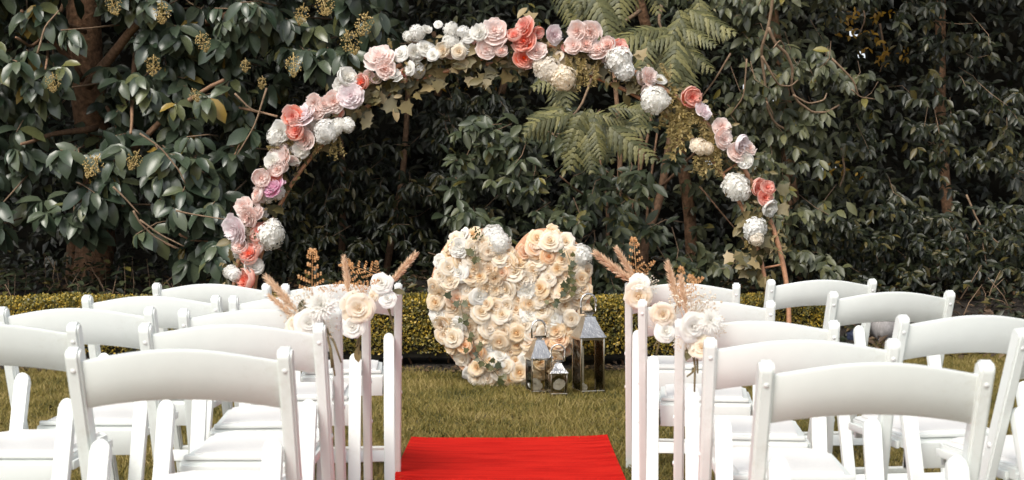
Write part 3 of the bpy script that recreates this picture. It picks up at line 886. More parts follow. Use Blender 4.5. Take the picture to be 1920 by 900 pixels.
grass('far_grass', 26000, 2.3, 5.0, 8.8, 10.2, .045, 'mossy grass past the end of the hedge', lambda x, y: y < np.array([bed_front(a) for a in x]) + .1)

# ------------------------------------------------------------------ red carpet
mb = MB(); ny, nxx = 60, 12
for j in range(ny + 1):
    y = 2.2 + (CY1 - 2.2) * j / ny
    for i in range(nxx + 1):
        u = i / nxx; x = CW0 + (CW1 - CW0) * u
        yy = y + (.05 * (u - .25) + .01 * math.sin(u * 9)) * (j / ny) ** 6
        mb.v.append((x + .002 * math.sin(y * 3), yy, ground(x, y) + .022 + .004 * mnoise.noise((x * 2, y * 1.2, 2)) + .008 * (abs(u - .5) * 2) ** 8))
n1 = nxx + 1
top_f = [(j * n1 + i, j * n1 + i + 1, (j + 1) * n1 + i + 1, (j + 1) * n1 + i) for j in range(ny) for i in range(nxx)]
nt_ = len(mb.v)
mb.v += [(a, b, c - .012) for a, b, c in mb.v]
mb.f = top_f + [tuple(i + nt_ for i in f[::-1]) for f in top_f]
rim = [i for i in range(n1)] + [j * n1 + nxx for j in range(1, ny + 1)] + [ny * n1 + i for i in range(nxx - 1, -1, -1)] + [j * n1 for j in range(ny - 1, 0, -1)]
for a, b in zip(rim, rim[1:] + rim[:1]): mb.f.append((b, a, a + nt_, b + nt_))
rc = mb.build('red_carpet', M['carpet'])
sharp(rc.data, 50)
tag(rc, 'bright red carpet runner laid on the grass along the aisle', 'carpet')

# ------------------------------------------------------------------ flowers
def petal_mesh(name, mat, A, rprof, zprof, ruffle=.03, seed=0, nu=6, tip_round=.28, tw=0):
    """petal wrapped round the flower axis (z): half-angle A, radius and height profiles from base to tip"""
    rs = random.Random(seed); V = []; T = []; nv = len(rprof) - 1
    ph = rs.uniform(0, 6)
    for j in range(nv + 1):
        for i in range(nu + 1):
            u = -1 + 2 * i / nu
            vv = (j / nv) * (1 - tip_round * abs(u) ** 2.5)
            q = vv * nv; k = min(int(q), nv - 1); fq = q - k
            r = rprof[k] * (1 - fq) + rprof[k + 1] * fq
            z = zprof[k] * (1 - fq) + zprof[k + 1] * fq
            wv = math.sin(min(vv * 1.9 + .25, math.pi / 2))
            a = A * u * wv
            wave = ruffle * vv * vv * (math.sin(u * 5 + ph) + .6 * math.sin(u * 9 + ph * 2))
            V.append(((r + wave * .5) * math.cos(a), (r + wave * .5) * math.sin(a), z + wave + .06 * vv * u * tw))
            T.append(vv)
    n = nu + 1
    f = [(j * n + i, j * n + i + 1, (j + 1) * n + i + 1, (j + 1) * n + i) for j in range(nv) for i in range(nu)]
    return V, f, T

def finish(name, V, f, T, mat):
    me = bpy.data.meshes.new(name)
    me.from_pydata([tuple(v) for v in V], [], f)
    me.materials.append(mat)
    at = me.attributes.new('t', 'FLOAT', 'POINT')
    at.data.foreach_set('value', T)
    me.polygons.foreach_set('use_smooth', [True] * len(f))
    me.update()
    return me

def bud(name, mat, rings, seed, tval=(.05, .85)):
    V, F_, T = [], [], []
    rs = random.Random(seed)
    bm = bmesh.new(); bmesh.ops.create_icosphere(bm, subdivisions=1, radius=.15); bm.verts.index_update()
    V += [(v.co.x, v.co.y, v.co.z + .22) for v in bm.verts]; T += [.12] * len(bm.verts); F_ += [tuple(v.index for v in f.verts) for f in bm.faces]; bm.free()
    for ri, (n, A, rp, zp, ruf) in enumerate(rings):
        for k in range(n):
            v, f, t = petal_mesh('', None, A, rp, zp, ruf, rs.random() * 99, 4, .3)
            a0 = 2 * math.pi * (k + rs.uniform(-.12, .12)) / n + ri * .7
            sc = rs.uniform(.86, 1.12); zs = rs.uniform(.82, 1.15); til = rs.gauss(0, .10)
            b = len(V)
            for (x, y, z), tt in zip(v, t):
                x, z = x * math.cos(til) + z * math.sin(til), z * math.cos(til) - x * math.sin(til) * .6
                V.append(((x * math.cos(a0) - y * math.sin(a0)) * sc, (x * math.sin(a0) + y * math.cos(a0)) * sc, z * zs))
                T.append(tval[0] + (tval[1] - tval[0]) * (ri / max(len(rings) - 1, 1)) * .6 + .4 * tt * tval[1])
            F_ += [tuple(i + b for i in q) for q in f]
    return finish(name, V, F_, T, mat)

ROSE_BUD = [(2, 1.9, [.02, .06, .08, .05], [.05, .25, .40, .45], .0), (3, 1.5, [.03, .13, .19, .20], [.03, .22, .38, .41], .02),
            (4, 1.15, [.04, .22, .32, .35], [.02, .18, .33, .35], .04), (5, .98, [.05, .32, .48, .55], [0, .13, .26, .26], .06)]
ROSE_OUT = [(5, .92, [.06, .40, .64, .78, .84], [0, .07, .17, .19, .13], .06), (5, .88, [.06, .48, .80, .98, 1.06], [-.02, .0, .06, .05, -.05], .07)]
PEO_BUD = [(5, 1.0, [.02, .10, .15, .16], [.05, .25, .42, .46], .08), (7, .75, [.03, .20, .30, .33], [.03, .22, .42, .45], .11), (9, .6, [.05, .34, .46, .50], [0, .18, .37, .40], .12), (10, .5, [.05, .46, .62, .68], [-.02, .12, .28, .31], .12)]
BALL_OUT = [(5, .80, [.06, .50, .74, .80, .74], [-.10, .0, .20, .38, .48], .05), (5, .86, [.06, .58, .86, .92, .86], [-.14, -.08, .08, .26, .38], .06)]
PEO_OUT = [(6, .72, [.06, .54, .78, .86, .88], [-.06, .02, .16, .24, .26], .10), (5, .82, [.06, .60, .92, 1.03, 1.06], [-.1, -.06, .04, .10, .08], .10)]

FL = {}
def flower_kit(kind, col):
    key = (kind, col)
    if key not in FL:
        mat = PET[col]
        if kind == 'rose':
            buds = [bud('rose', mat, ROSE_BUD, s) for s in (1, 2)]
            outs = [[finish('petal', *petal_mesh('', None, A, rp, zp, ruf, s * 7 + ri, 6, .26, .5), mat) for s in range(3)] for ri, (n, A, rp, zp, ruf) in enumerate(ROSE_OUT)]
            ns = [r[0] for r in ROSE_OUT]
        elif kind == 'ball':
            buds = [bud('peony', mat, PEO_BUD, s) for s in (5, 6)]
            outs = [[finish('petal', *petal_mesh('', None, A, rp, zp, ruf, s * 5 + ri, 6, .2, .4), mat) for s in range(3)] for ri, (n, A, rp, zp, ruf) in enumerate(BALL_OUT)]
            ns = [r[0] for r in BALL_OUT]
        else:
            buds = [bud('peony', mat, PEO_BUD, s) for s in (3, 4)]
            outs = [[finish('petal', *petal_mesh('', None, A, rp, zp, ruf, s * 5 + ri, 6, .2, .4), mat) for s in range(3)] for ri, (n, A, rp, zp, ruf) in enumerate(PEO_OUT)]
            ns = [r[0] for r in PEO_OUT]
        FL[key] = (buds, outs, ns)
    return FL[key]

def orient(axis_, spin):
    z = Vector(axis_).normalized()
    q = z.to_track_quat('Z', 'Y')
    return q.to_matrix().to_4x4() @ Matrix.Rotation(spin, 4, 'Z')

def flower(parent, kind, col, loc, axis_, r, top=None, flat=1.0):
    """bloom: the closed middle is the part, the outer petals are its pieces"""
    buds, outs, ns = flower_kit(kind, col)
    Mx = Matrix.Translation(loc) @ orient(axis_, random.uniform(0, 6.28)) @ Matrix.Diagonal((r, r, r * flat, 1))
    o = link('peony' if kind == 'ball' else kind, random.choice(buds), parent, Mx)
    for ri, n in enumerate(ns):
        for k in range(n):
            link('petal', random.choice(outs[ri]), o, Matrix.Rotation(2 * math.pi * (k + random.uniform(-.1, .1)) / n + ri * .6, 4, 'Z') @ Matrix.Rotation(random.gauss(.02, .10), 4, 'Y') @ Matrix.Scale(random.uniform(.88, 1.1), 4))
    return o

def hydrangea_mesh(mat, seed, n=58):
    rs = random.Random(seed); V, F_, T = [], [], []
    bm = bmesh.new(); bmesh.ops.create_icosphere(bm, subdivisions=2, radius=.74); bm.verts.index_update()
    V += [(v.co.x, v.co.y, v.co.z * .75) for v in bm.verts]; T += [.5] * len(bm.verts); F_ += [tuple(v.index for v in f.verts) for f in bm.faces]; bm.free()
    for i in range(n):
        z = 1 - 1.25 * (i + .5) / n; a = i * 2.39996
        rr = math.sqrt(max(1 - z * z, 0))
        c = Vector((rr * math.cos(a), rr * math.sin(a), z * .75)) * rs.uniform(.82, 1.06)
        nrm = (c + Vector([rs.uniform(-.3, .3) for _ in range(3)])).normalized()
        q = nrm.to_track_quat('Z', 'Y'); sp = rs.uniform(0, 6.28); s = rs.uniform(.30, .42)
        for k in range(4):
            b0 = sp + k * math.pi / 2
            b = len(V)
            for (u, v, w) in ((0, 0, 0), (.55, -.42, .12), (1, 0, .02), (.55, .42, .12)):
                loc = Vector((u * math.cos(b0) - v * math.sin(b0), u * math.sin(b0) + v * math.cos(b0), w)) * s
                V.append(tuple(c + q @ loc)); T.append(.35 + .65 * min(u * 1.4, 1))
            F_.append((b, b + 1, b + 2)); F_.append((b, b + 2, b + 3))
    return finish('hydrangea', V, F_, T, mat)
HYD = {c: [hydrangea_mesh(PET[c], s) for s in (1, 2, 3)] for c in ('white', 'ivory')}
def hydrangea(parent, loc, axis_, r, col='white'):
    return link('hydrangea', random.choice(HYD[col]), parent, Matrix.Translation(loc) @ orient(axis_, random.uniform(0, 6)) @ Matrix.Scale(r, 4))

def ivy_mesh(mat, name='leaf'):
    pts = [(0, 0), (.12, .34), (.02, .52), (.34, .40), (.52, .50), (.62, .24), (1.0, 0), (.62, -.24), (.52, -.50), (.34, -.40), (.02, -.52), (.12, -.34)]
    v = [(x, y, .10 * abs(y) - .15 * x * x) for x, y in pts] + [(.4, 0, -.03)]
    f = [(i, (i + 1) % 12, 12) for i in range(12)]
    mb = MB(); mb.add(v, f); return mb.mesh(name, mat)

# ------------------------------------------------------------------ heart of roses
DH = 8.04
hp = [(962, 462), (946, 440), (915, 426), (885, 422), (850, 434), (822, 465), (804, 510), (799, 560), (806, 610), (825, 650), (850, 686), (876, 712), (905, 730), (960, 736), (1005, 730), (1040, 702), (1070, 665), (1095, 625), (1111, 580), (1116, 520), (1104, 475), (1080, 442), (1045, 424), (1012, 423), (988, 434), (970, 454)]
HPTS = [P(a, b, DH) for a, b in hp]
hbase = Vector((P(958, 730, DH).x, DH, 0))
heart = tag(empty('flower_heart', hbase), 'large standing heart covered in cream and peach roses with strands of ivy', 'flower heart')
# smooth closed outline
def catmull(pts, n=5):
    out = []
    m = len(pts)
    for i in range(m):
        p0, p1, p2, p3 = pts[i - 1], pts[i], pts[(i + 1) % m], pts[(i + 2) % m]
        for k in range(n):
            t = k / n
            out.append(.5 * ((2 * p1) + (p2 - p0) * t + (2 * p0 - 5 * p1 + 4 * p2 - p3) * t * t + (3 * p1 - p0 - 3 * p2 + p3) * t ** 3))
    return out
cen = Vector((hbase.x, DH, .50))
oc = [p for p in catmull(HPTS)]
bo = [(cen + (p - cen) * .955) - hbase for p in oc]
mb = MB(); n = len(bo)
mb.v = [tuple(p) for p in bo] + [tuple(p + Vector((0, .13, 0))) for p in bo]
for i in range(n): mb.f.append((i, (i + 1) % n, n + (i + 1) % n, n + i))
bm = bmesh.new(); mb2 = MB()
vs_ = [bm.verts.new(p) for p in bo]; bm.faces.new(vs_); vs2 = [bm.verts.new(p + Vector((0, .13, 0))) for p in bo]; bm.faces.new(vs2[::-1])
bmesh.ops.triangulate(bm, faces=bm.faces[:])
mb.bm(bm)
sharp(mb.build('backing_board', M['wood_rim'], heart).data, 40)
def in_poly(x, z, poly):
    c = False; j = len(poly) - 1
    for i in range(len(poly)):
        xi, zi = poly[i].x, poly[i].z; xj, zj = poly[j].x, poly[j].z
        if (zi > z) != (zj > z) and x < (xj - xi) * (z - zi) / (zj - zi) + xi: c = not c
        j = i
    return c
def edge_dist(x, z):
    return min(math.hypot(p.x - x, p.z - z) for p in oc)
spots = []; tries = 0
while tries < 14000:
    tries += 1
    x = random.uniform(-.6, .6) + hbase.x; z = random.uniform(.0, 1.02)
    if not in_poly(x, z, oc): continue
    e = edge_dist(x, z)
    if e < .042: continue
    if min([math.hypot(x - a, z - b) for a, b, _ in spots] or [9]) < (.054 if e < .1 else .058): continue
    spots.append((x, z, e))
HYDS = [(918, 440), (1022, 436), (935, 447), (1090, 480)]
for x, z, e in spots:
    out = Vector((x - cen.x, 0, z - cen.z)).normalized() * max(0, (.12 - e)) * 7
    ax = Vector((random.gauss(0, .28), -1, random.gauss(.1, .28))) + out
    hpix = [P(a, b, DH) for a, b in HYDS]
    r = random.uniform(.050, .072) * (1 if e > .07 else .86)
    loc = Vector((x, DH - .03 - random.uniform(0, .035) + max(0, .1 - e) * .5, z)) - hbase
    if min((p - Vector((x, DH, z))).length for p in hpix) < .045:
        hydrangea(heart, loc, ax, .07, 'white'); continue
    col = random.choices(['cream', 'ivory', 'peach', 'white'], [.50, .32, .08, .10])[0]
    flower(heart, 'rose' if random.random() < .85 else 'peony', col, loc, ax, r)
# filler of loose petals between the roses
V, F_, T = [], [], []
for i in range(900):
    x = random.uniform(-.6, .6) + hbase.x; z = random.uniform(.0, 1.02)
    if not in_poly(x, z, oc) or edge_dist(x, z) < .055: continue
    c = Vector((x, DH - .012, z)) - hbase
    q = Vector((random.gauss(0, .5), -1, random.gauss(0, .5))).to_track_quat('Z', 'Y'); s = random.uniform(.03, .05); b0 = random.uniform(0, 6.28); b = len(V)
    for (u, v, w) in ((0, 0, 0), (.55, -.5, .2), (1, 0, .1), (.55, .5, .2)):
        V.append(tuple(c + q @ (Vector((u * math.cos(b0) - v * math.sin(b0), u * math.sin(b0) + v * math.cos(b0), w)) * s))); T.append(.3 + .6 * u)
    F_ += [(b, b + 1, b + 2), (b, b + 2, b + 3)]
tag(link('petal_filler', finish('petal_filler', V, F_, T, PET['ivory']), heart), kind='stuff')
iv = ivy_mesh(M['ivy_green'])
for strand, spread in (([(862, 560), (868, 590), (878, 620), (886, 650), (905, 675), (922, 690), (940, 712)], 14), ([(1062, 470), (1072, 500), (1070, 525), (1080, 540), (1058, 555), (1040, 565), (1020, 575)], 13), ([(890, 462), (893, 490), (888, 484)], 6)):
    w = [P(a, b, DH - .10) - hbase for a, b in strand]
    mb = MB(); mb.tube(w, .0022, 4); st = mb.build('ivy_strand', M['stem'], heart)
    for i in range(len(strand) * 3 if spread > 8 else 5):
        t = random.uniform(0, len(strand) - 1.01); k = int(t); q = [strand[k][j] + (strand[k + 1][j] - strand[k][j]) * (t - k) for j in (0, 1)]
        o = P(q[0] + random.gauss(0, spread * .7), q[1] + random.gauss(0, spread * .5), DH - .115) - hbase
        a = random.uniform(0, 6.28)
        d_, s_, n_ = frames(np.array([[math.cos(a), -.1, math.sin(a) - .3]]), np.array([[random.gauss(0, .3), -1, .3]]))
        link('leaf', iv, st, mat_from(o, d_[0], s_[0], n_[0], random.uniform(.035, .052)))
# small sprig on the left lobe
mb = MB()
o0 = P(893, 448, DH - .09) - hbase
for i in range(26):
    q = o0 + Vector((random.gauss(0, .014), -.01, random.uniform(-.02, .06)))
    mb.add([q + Vector(v) * .012 for v in ((0, 0, 0), (.5, -.2, .6), (0, -.1, 1.2), (-.5, -.2, .6))], [(0, 1, 2, 3)])
mb.build('green_sprig', M['ivy_green'], heart, smooth=False)

# ------------------------------------------------------------------ flower arch
DA = 8.45
ca = P(957, 604, DA); RA = 523 * DA / F
arch_base = Vector((ca.x, DA, 0))
arch = tag(empty('flower_arch', arch_base), 'tall round copper-tube arch trimmed with pink, coral and white flowers and ivy', 'flower arch')
def ring(rad, dy, a0=-14, a1=194, n=90):
    pts = []
    for i in range(n + 1):
        a = R(a0 + (a1 - a0) * i / n)
        p = ca + Vector((math.cos(a) * rad, dy, math.sin(a) * rad))
        if p.z < -.03: continue
        pts.append(p - arch_base)
    return pts
MB().tube(ring(RA, 0), .016, 10).build('outer_hoop', M['copper'], arch)
MB().tube(ring(RA - .125, .03), .013, 10).build('inner_hoop', M['copper'], arch)
for a in (12, 35, 58, 80, 103, 126, 149, 168):
    c, s = math.cos(R(a)), math.sin(R(a))
    MB().tube([ca + Vector((c * RA, 0, s * RA)) - arch_base, ca + Vector((c * (RA - .125), .03, s * (RA - .125))) - arch_base], .007, 8).build('strut', M['copper'], arch)
G = [  # photograph pixel x, y, kind, colour, radius px
 (467,527,'p','coral',26),(476,500,'p','white',20),(440,515,'h','white',13),(483,468,'p','coral',17),(470,478,'p','coral',22),(488,437,'p','coral',22),(443,431,'p','mauve',28),(485,462,'p','pink',19),(452,462,'p','pink',17),(508,442,'h','white',25),(512,425,'h','white',15),
 (467,405,'p','pink',23),(458,386,'p','pink',18),(480,398,'p','pink',16),(486,365,'p','pink',19),(489,334,'p','pink',19),(514,330,'p','coral',17),(515,353,'p','orchid',20),(520,360,'h','white',14),(534,296,'p','pink',23),(512,303,'p','white',17),(520,318,'p','pink',16),(565,281,'p','white',16),(573,262,'p','pink',19),(528,247,'p','white',21),(516,258,'h','white',16),
 (548,218,'p','coral',19),(556,245,'p','coral',20),(573,217,'p','mauve',24),(595,208,'p','pink',18),(590,192,'p','pink',17),(612,245,'h','white',22),(632,238,'h','white',18),(652,234,'h','white',14),(606,257,'h','white',14),(625,190,'p','pink',21),(607,197,'p','pink',15),(658,180,'p','mauve',22),(681,155,'p','coral',18),(649,147,'p','white',21),(640,160,'p','white',14),
 (712,110,'p','pink',27),(722,130,'p','pink',20),(737,143,'p','white',16),(769,127,'r','white',14),(752,101,'r','white',16),(776,97,'h','white',17),(797,90,'r','white',17),(812,103,'r','white',14),(830,94,'h','ivory',19),(845,78,'h','white',17),(860,97,'h','ivory',17),(874,88,'r','white',15),(782,62,'h','white',15),(800,57,'h','white',13),(822,46,'h','white',10),(846,56,'h','white',14),(868,60,'h','white',12),(878,68,'r','white',12),(765,68,'h','white',10),
 (900,60,'p','white',17),(927,58,'p','pink',23),(935,75,'p','pink',21),(912,92,'p','pink',18),(940,97,'p','pink',15),
 (985,50,'p','coral',19),(965,68,'p','coral',17),(985,78,'p','coral',22),(980,110,'p','coral',19),(1006,96,'p','pink',18),(1008,62,'p','coral',14),(1038,65,'p','mauve',19),
 (1083,58,'p','pink',20),(1107,60,'p','pink',21),(1075,85,'p','pink',16),(1098,84,'p','pink',18),(1125,95,'p','pink',22),(1140,85,'p','pink',18),(1160,88,'p','coral',17),(1160,112,'h','white',25),(1170,133,'h','white',19),
 (1028,130,'h','ivory',24),(1055,148,'h','ivory',24),(1012,122,'h','ivory',14),(1216,144,'p','pink',19),(1228,188,'h','white',27),(1297,182,'p','coral',21),(1318,209,'p','mauve',18),(1310,275,'h','ivory',17),(1325,278,'h','ivory',13),
 (1352,240,'p','pink',20),(1356,260,'p','pink',18),(1388,268,'p','mauve',19),(1383,284,'p','pink',20),(1397,300,'p','white',19),(1405,278,'p','pink',13),(1380,350,'h','white',26),(1392,362,'h','white',15),(1422,352,'p','coral',19),(1438,352,'p','coral',15),(1433,370,'p','coral',15),(1440,390,'p','white',20),(1415,430,'h','white',22),(1418,447,'h','ivory',14)]
for (px, py, kd, col, rp) in G:
    d = DA - .06 - random.uniform(0, .05)
    loc = P(px, py, d) - arch_base
    v = Vector((px - 957, 0, 604 - py)).normalized()
    ax = Vector((random.gauss(0, .4), -1, random.gauss(.1, .35))) + v * random.uniform(-.2, .5)
    r = rp * d / F * 1.06
    if kd == 'h' and 740 < px < 890 and random.random() < .6: kd = random.choice('pr'); r *= .85
    if kd == 'h': hydrangea(arch, loc, ax, r * .95, col)
    else: flower(arch, ('ball' if random.random() < .4 else 'peony') if kd == 'p' else 'rose', col, loc, ax, r * random.uniform(.92, 1.05), flat=1.1)
for i in range(76):   # smaller blooms closing the garland
    a = random.uniform(78, 187) if i < 66 else random.uniform(58, 80)
    rr = 523 + random.uniform(-20, 16)
    d = DA - .03; px, py = 957 + math.cos(R(a)) * rr, 604 - math.sin(R(a)) * rr
    ax = Vector((random.gauss(0, .5), -1, random.gauss(.1, .5)))
    if random.random() < .22: hydrangea(arch, P(px, py, d) - arch_base, ax, random.uniform(11, 15) * d / F, 'white')
    else: flower(arch, random.choice(['peony', 'rose', 'ball']), random.choices(['pink', 'white', 'coral', 'ivory'], [.42, .32, .14, .12])[0], P(px, py, d) - arch_base, ax, random.uniform(10, 16) * d / F)
# garland leaves: dense on the left and over the top, thinner down the right
ga = ivy_mesh(M['ivy'])
gl = single_leaf_mesh('leaf', leaf_template(.2, .2), M['ivy'], .5)
def garland_leaf(px, py, L, bias=(0, 0), d=DA):
    o = P(px, py, d + random.uniform(-.05, .05)) - arch_base
    a = random.uniform(0, 6.28)
    D = np.array([[math.cos(a) + bias[0], random.uniform(-.6, .1), math.sin(a) + bias[1]]])
    N = np.array([[random.gauss(0, .4), -1, .5 + random.gauss(0, .3)]])
    d_, s_, n_ = frames(D, N)
    link('leaf', ga if random.random() < .65 else gl, arch, mat_from(o, d_[0], s_[0], n_[0], L))
for i in range(300):
    a = random.uniform(40, 186) if i < 175 else random.uniform(74, 130)
    dens = 1.0 if a > 70 else .55
    if random.random() > dens: continue
    rr = 523 - (random.uniform(-20, 34) if i < 175 else random.uniform(0, 66))
    garland_leaf(957 + math.cos(R(a)) * rr, 604 - math.sin(R(a)) * rr, random.uniform(.06, .115), (0, -.5))
for i in range(46):   # ivy tail hanging on the right leg
    t = random.random()
    garland_leaf(1395 + 30 * t + random.gauss(0, 13), 400 + 120 * t, random.uniform(.07, .11), (0, -.7))
for px, py in ((1462, 365), (1460, 384), (1452, 398), (1330, 222), (1258, 130), (1195, 112), (1180, 200), (970, 35), (985, 40)): garland_leaf(px, py, .1)
# small loose greenery of the garland, too fine to pick apart
k_ = 1500
an = np.radians(np.concatenate([rng.uniform(70, 188, 950), rng.uniform(14, 70, 550)]))
rr_ = (523 + rng.normal(-6, 15, k_)) * DA / F
O = np.stack([np.cos(an) * rr_, rng.uniform(-.07, .06, k_), ca.z + np.sin(an) * rr_], 1)
D = rng.normal(0, 1, (k_, 3)) + np.array([0, -.3, -.4]); N = np.stack([rng.normal(0, .5, k_), -np.ones(k_), rng.normal(.5, .4, k_)], 1)
L = rng.uniform(.03, .07, k_)
tag(link('greenery', bulk_mesh('greenery', leaf_lite(), O, D, N, L, L * .42, M['ivy']), arch), kind='stuff')
# yellow filler sprigs
def sprig_mesh(seed):
    rs = random.Random(seed); mb = MB()
    for s in range(7):
        a = rs.uniform(-.7, .7); b = rs.uniform(-.5, .3); L = rs.uniform(.6, 1.1)
        pts = [Vector((0, 0, 0))]
        for k in range(1, 7):
            t = k / 6; pts.append(Vector((math.sin(a) * t * L * .6 + rs.gauss(0, .02), b * t * .3, -t * L * math.cos(a * .6))))
        mb.tube(pts, [.010 - .001 * k for k in range(7)], 3)
        for k in range(1, 7):
            for j in range(7):
                q = pts[k - 1].lerp(pts[k], rs.random()); d = Vector((rs.gauss(0, 1), rs.gauss(0, 1), rs.gauss(-.3, .6))).normalized(); l = rs.uniform(.06, .15)
                sd = d.cross(Vector((0, 1, .2))).normalized() * l * .18
                mb.add([q, q + d * l * .5 + sd, q + d * l, q + d * l * .5 - sd], [(0, 1, 2, 3)])
    return mb.mesh('filler_sprig', M['sprig'], False)
sp = [sprig_mesh(i) for i in range(3)]
for i, (px, py, L, an) in enumerate([(630, 248, .17, 0), (605, 255, .12, .3), (1078, 92, .14, 0), (1095, 112, .2, .2), (1062, 108, .13, -.4), (1120, 118, .15, .4), (1262, 165, .30, .1), (1280, 190, .34, 0), (1300, 200, .26, -.2), (1318, 250, .28, 0), (1335, 250, .25, .1), (1345, 272, .2, .2), (1258, 215, .22, -.3), (1325, 215, .2, 1.2), (512, 268, .08, -1.2), (525, 262, .09, -1.4), (660, 168, .08, 2.2), (1255, 150, .12, 2.9), (1405, 430, .14, 0), (735, 90, .06, 2.6), (500, 275, .08, -1.2)]):
    link('filler_sprig', sp[i % 3], arch, Matrix.Translation(P(px, py, DA - .06) - arch_base) @ Matrix.Rotation(an, 4, 'Y') @ Matrix.Scale(L, 4))

# ------------------------------------------------------------------ chairs
def post_line(z): return .30 * (1 - z / .79)
CH = {}
def chair_meshes():
    # front leg running up into the back post, rounded top
    for s in (-1, 1):
        mb = MB()
        bm = bmesh.new()
        hw, ht = .0145, .019
        dirv = Vector((0, post_line(0) - post_line(.79), -.79)).normalized()
        nv = Vector((0, dirv.z, -dirv.y)) * -1
        topc = Vector((0, post_line(.772), .772)); foot = Vector((0, post_line(0), 0))
        prof = []
        for k in range(9):
            a = math.pi * k / 8
            prof.append(topc + nv * (math.cos(a) * ht) - dirv * (math.sin(a) * ht))
        prof.append(Vector((0, foot.y - ht * 1.0, 0)) if nv.y > 0 else Vector((0, foot.y + ht, 0)))
        prof.append(Vector((0, foot.y + ht * 1.0, 0)) if nv.y > 0 else Vector((0, foot.y - ht, 0)))
        va = [bm.verts.new(p + Vector((-hw, 0, 0))) for p in prof]; vb = [bm.verts.new(p + Vector((hw, 0, 0))) for p in prof]
        fa = bm.faces.new(va); fb = bm.faces.new(vb[::-1])
        n = len(prof)
        for i in range(n): bm.faces.new((va[(i + 1) % n], va[i], vb[i], vb[(i + 1) % n]))
        ed = [e for e in bm.edges if (e in fa.edges[:] or e in fb.edges[:])]
        bmesh.ops.bevel(bm, geom=ed, offset=.005, segments=2, affect='EDGES')
        bmesh.ops.recalc_face_normals(bm, faces=bm.faces[:])
        mb.bm(bm, Matrix.Translation((s * .2085, 0, 0)))
        CH['post', s] = sharp(mb.mesh('back_post', M['resin']), 45)
        # rear leg: flat bar with a rounded top
        mb = MB(); bm = bmesh.new()
        w, th = .0195, .013
        top = Vector((0, .066, .595)); ft = Vector((0, -.115, 0))
        dv = (top - ft).normalized(); nn = Vector((0, dv.z, -dv.y))
        out = [Vector((-w, 0, 0)) + ft, Vector((w, 0, 0)) + ft]
        for k in range(9):
            a = math.pi * k / 8
            out.append(top - dv * .022 + Vector((math.cos(a) * w, 0, 0)) + dv * math.sin(a) * .024)
        va = [bm.verts.new(p - nn * th) for p in out]; vb = [bm.verts.new(p + nn * th) for p in out]
        fa = bm.faces.new(va); fb = bm.faces.new(vb[::-1]); n = len(out)
        for i in range(n): bm.faces.new((va[(i + 1) % n], va[i], vb[i], vb[(i + 1) % n]))
        ed = [e for e in bm.edges if (e in fa.edges[:] or e in fb.edges[:])]
        bmesh.ops.bevel(bm, geom=ed, offset=.004, segments=2, affect='EDGES')
        bmesh.ops.recalc_face_normals(bm, faces=bm.faces[:])
        for v in bm.verts: v.co.z = max(v.co.z, 0)
        mb.bm(bm, Matrix.Translation((s * .1735, 0, 0)))
        CH['leg', s] = sharp(mb.mesh('rear_leg', M['resin']), 45)
        # screw caps on the post
        mb = MB()
        for z, rr in ((.745, .0068), (.724, .0034)):
            bm = bmesh.new(); bmesh.ops.create_uvsphere(bm, u_segments=10, v_segments=6, radius=rr)
            mb.bm(bm, Matrix.Translation((s * .2085, post_line(z) - .0185, z)) @ Matrix.Diagonal((1, .55, 1, 1)))
        CH['bolt', s] = mb.mesh('screw_cap', M['bolt'])
        mb = MB()
        for z in (.50, .36):
            bm = bmesh.new(); bmesh.ops.create_uvsphere(bm, u_segments=10, v_segments=6, radius=.0075)
            mb.bm(bm, Matrix.Translation((s * .223, post_line(z), z)) @ Matrix.Diagonal((.5, 1, 1, 1)))
        mb.box((s * .1935, post_line(.53) + .0, .53), (.004, .014, .014))
        CH['pin', s] = mb.mesh('hinge_pin', M['bolt'])
        mb = MB(); mb.box((s * .1515, .108, .385), (.004, .006, .05))
        CH['bracket', s] = mb.mesh('hinge_bracket', M['dark_gap'])
    # curved back slat
    mb = MB(); n = 28; ring_n = 10
    for i in range(n + 1):
        u = -1 + 2 * i / n; x = u * .197
        k = max(0, 1 - abs(u) ** 2.0)
        s1 = .5 - .5 * math.cos(math.pi * min(1, (1 - abs(u)) / .95))
        ztop = .763 + .026 * (.72 * (1 - u * u) + .28 * s1); zbot = .662 + .022 * k
        yb = -.018 * k
        th = .0085
        sec = []
        for (yy, zz) in ((-th, zbot + .006), (-th, (zbot + ztop) / 2), (-th, ztop - .008), (-th * .7, ztop - .002), (0, ztop), (th * .7, ztop - .002), (th, ztop - .008), (th, (zbot + ztop) / 2), (th, zbot + .006), (0, zbot)):
            sec.append((x, post_line(zz) + yy + yb, zz))
        mb.v += sec
    for i in range(n):
        for j in range(ring_n):
            a = i * ring_n + j; b = i * ring_n + (j + 1) % ring_n
            mb.f.append((a, b, b + ring_n, a + ring_n))
    mb.f.append(tuple(range(ring_n))[::-1]); mb.f.append(tuple(n * ring_n + j for j in range(ring_n)))
    CH['slat'] = sharp(mb.mesh('back_slat', M['resin']), 60)
    # seat frame and pad: rounded front corners
    def outline(hw, y0, y1, r):
        o = [(-hw, y0), (hw, y0)]
        for k in range(7):
            a = math.pi / 2 * k / 6; o.append((hw - r + r * math.cos(a), y1 - r + r * math.sin(a)))
        for k in range(7):
            a = math.pi / 2 + math.pi / 2 * k / 6; o.append((-hw + r + r * math.cos(a), y1 - r + r * math.sin(a)))
        return o
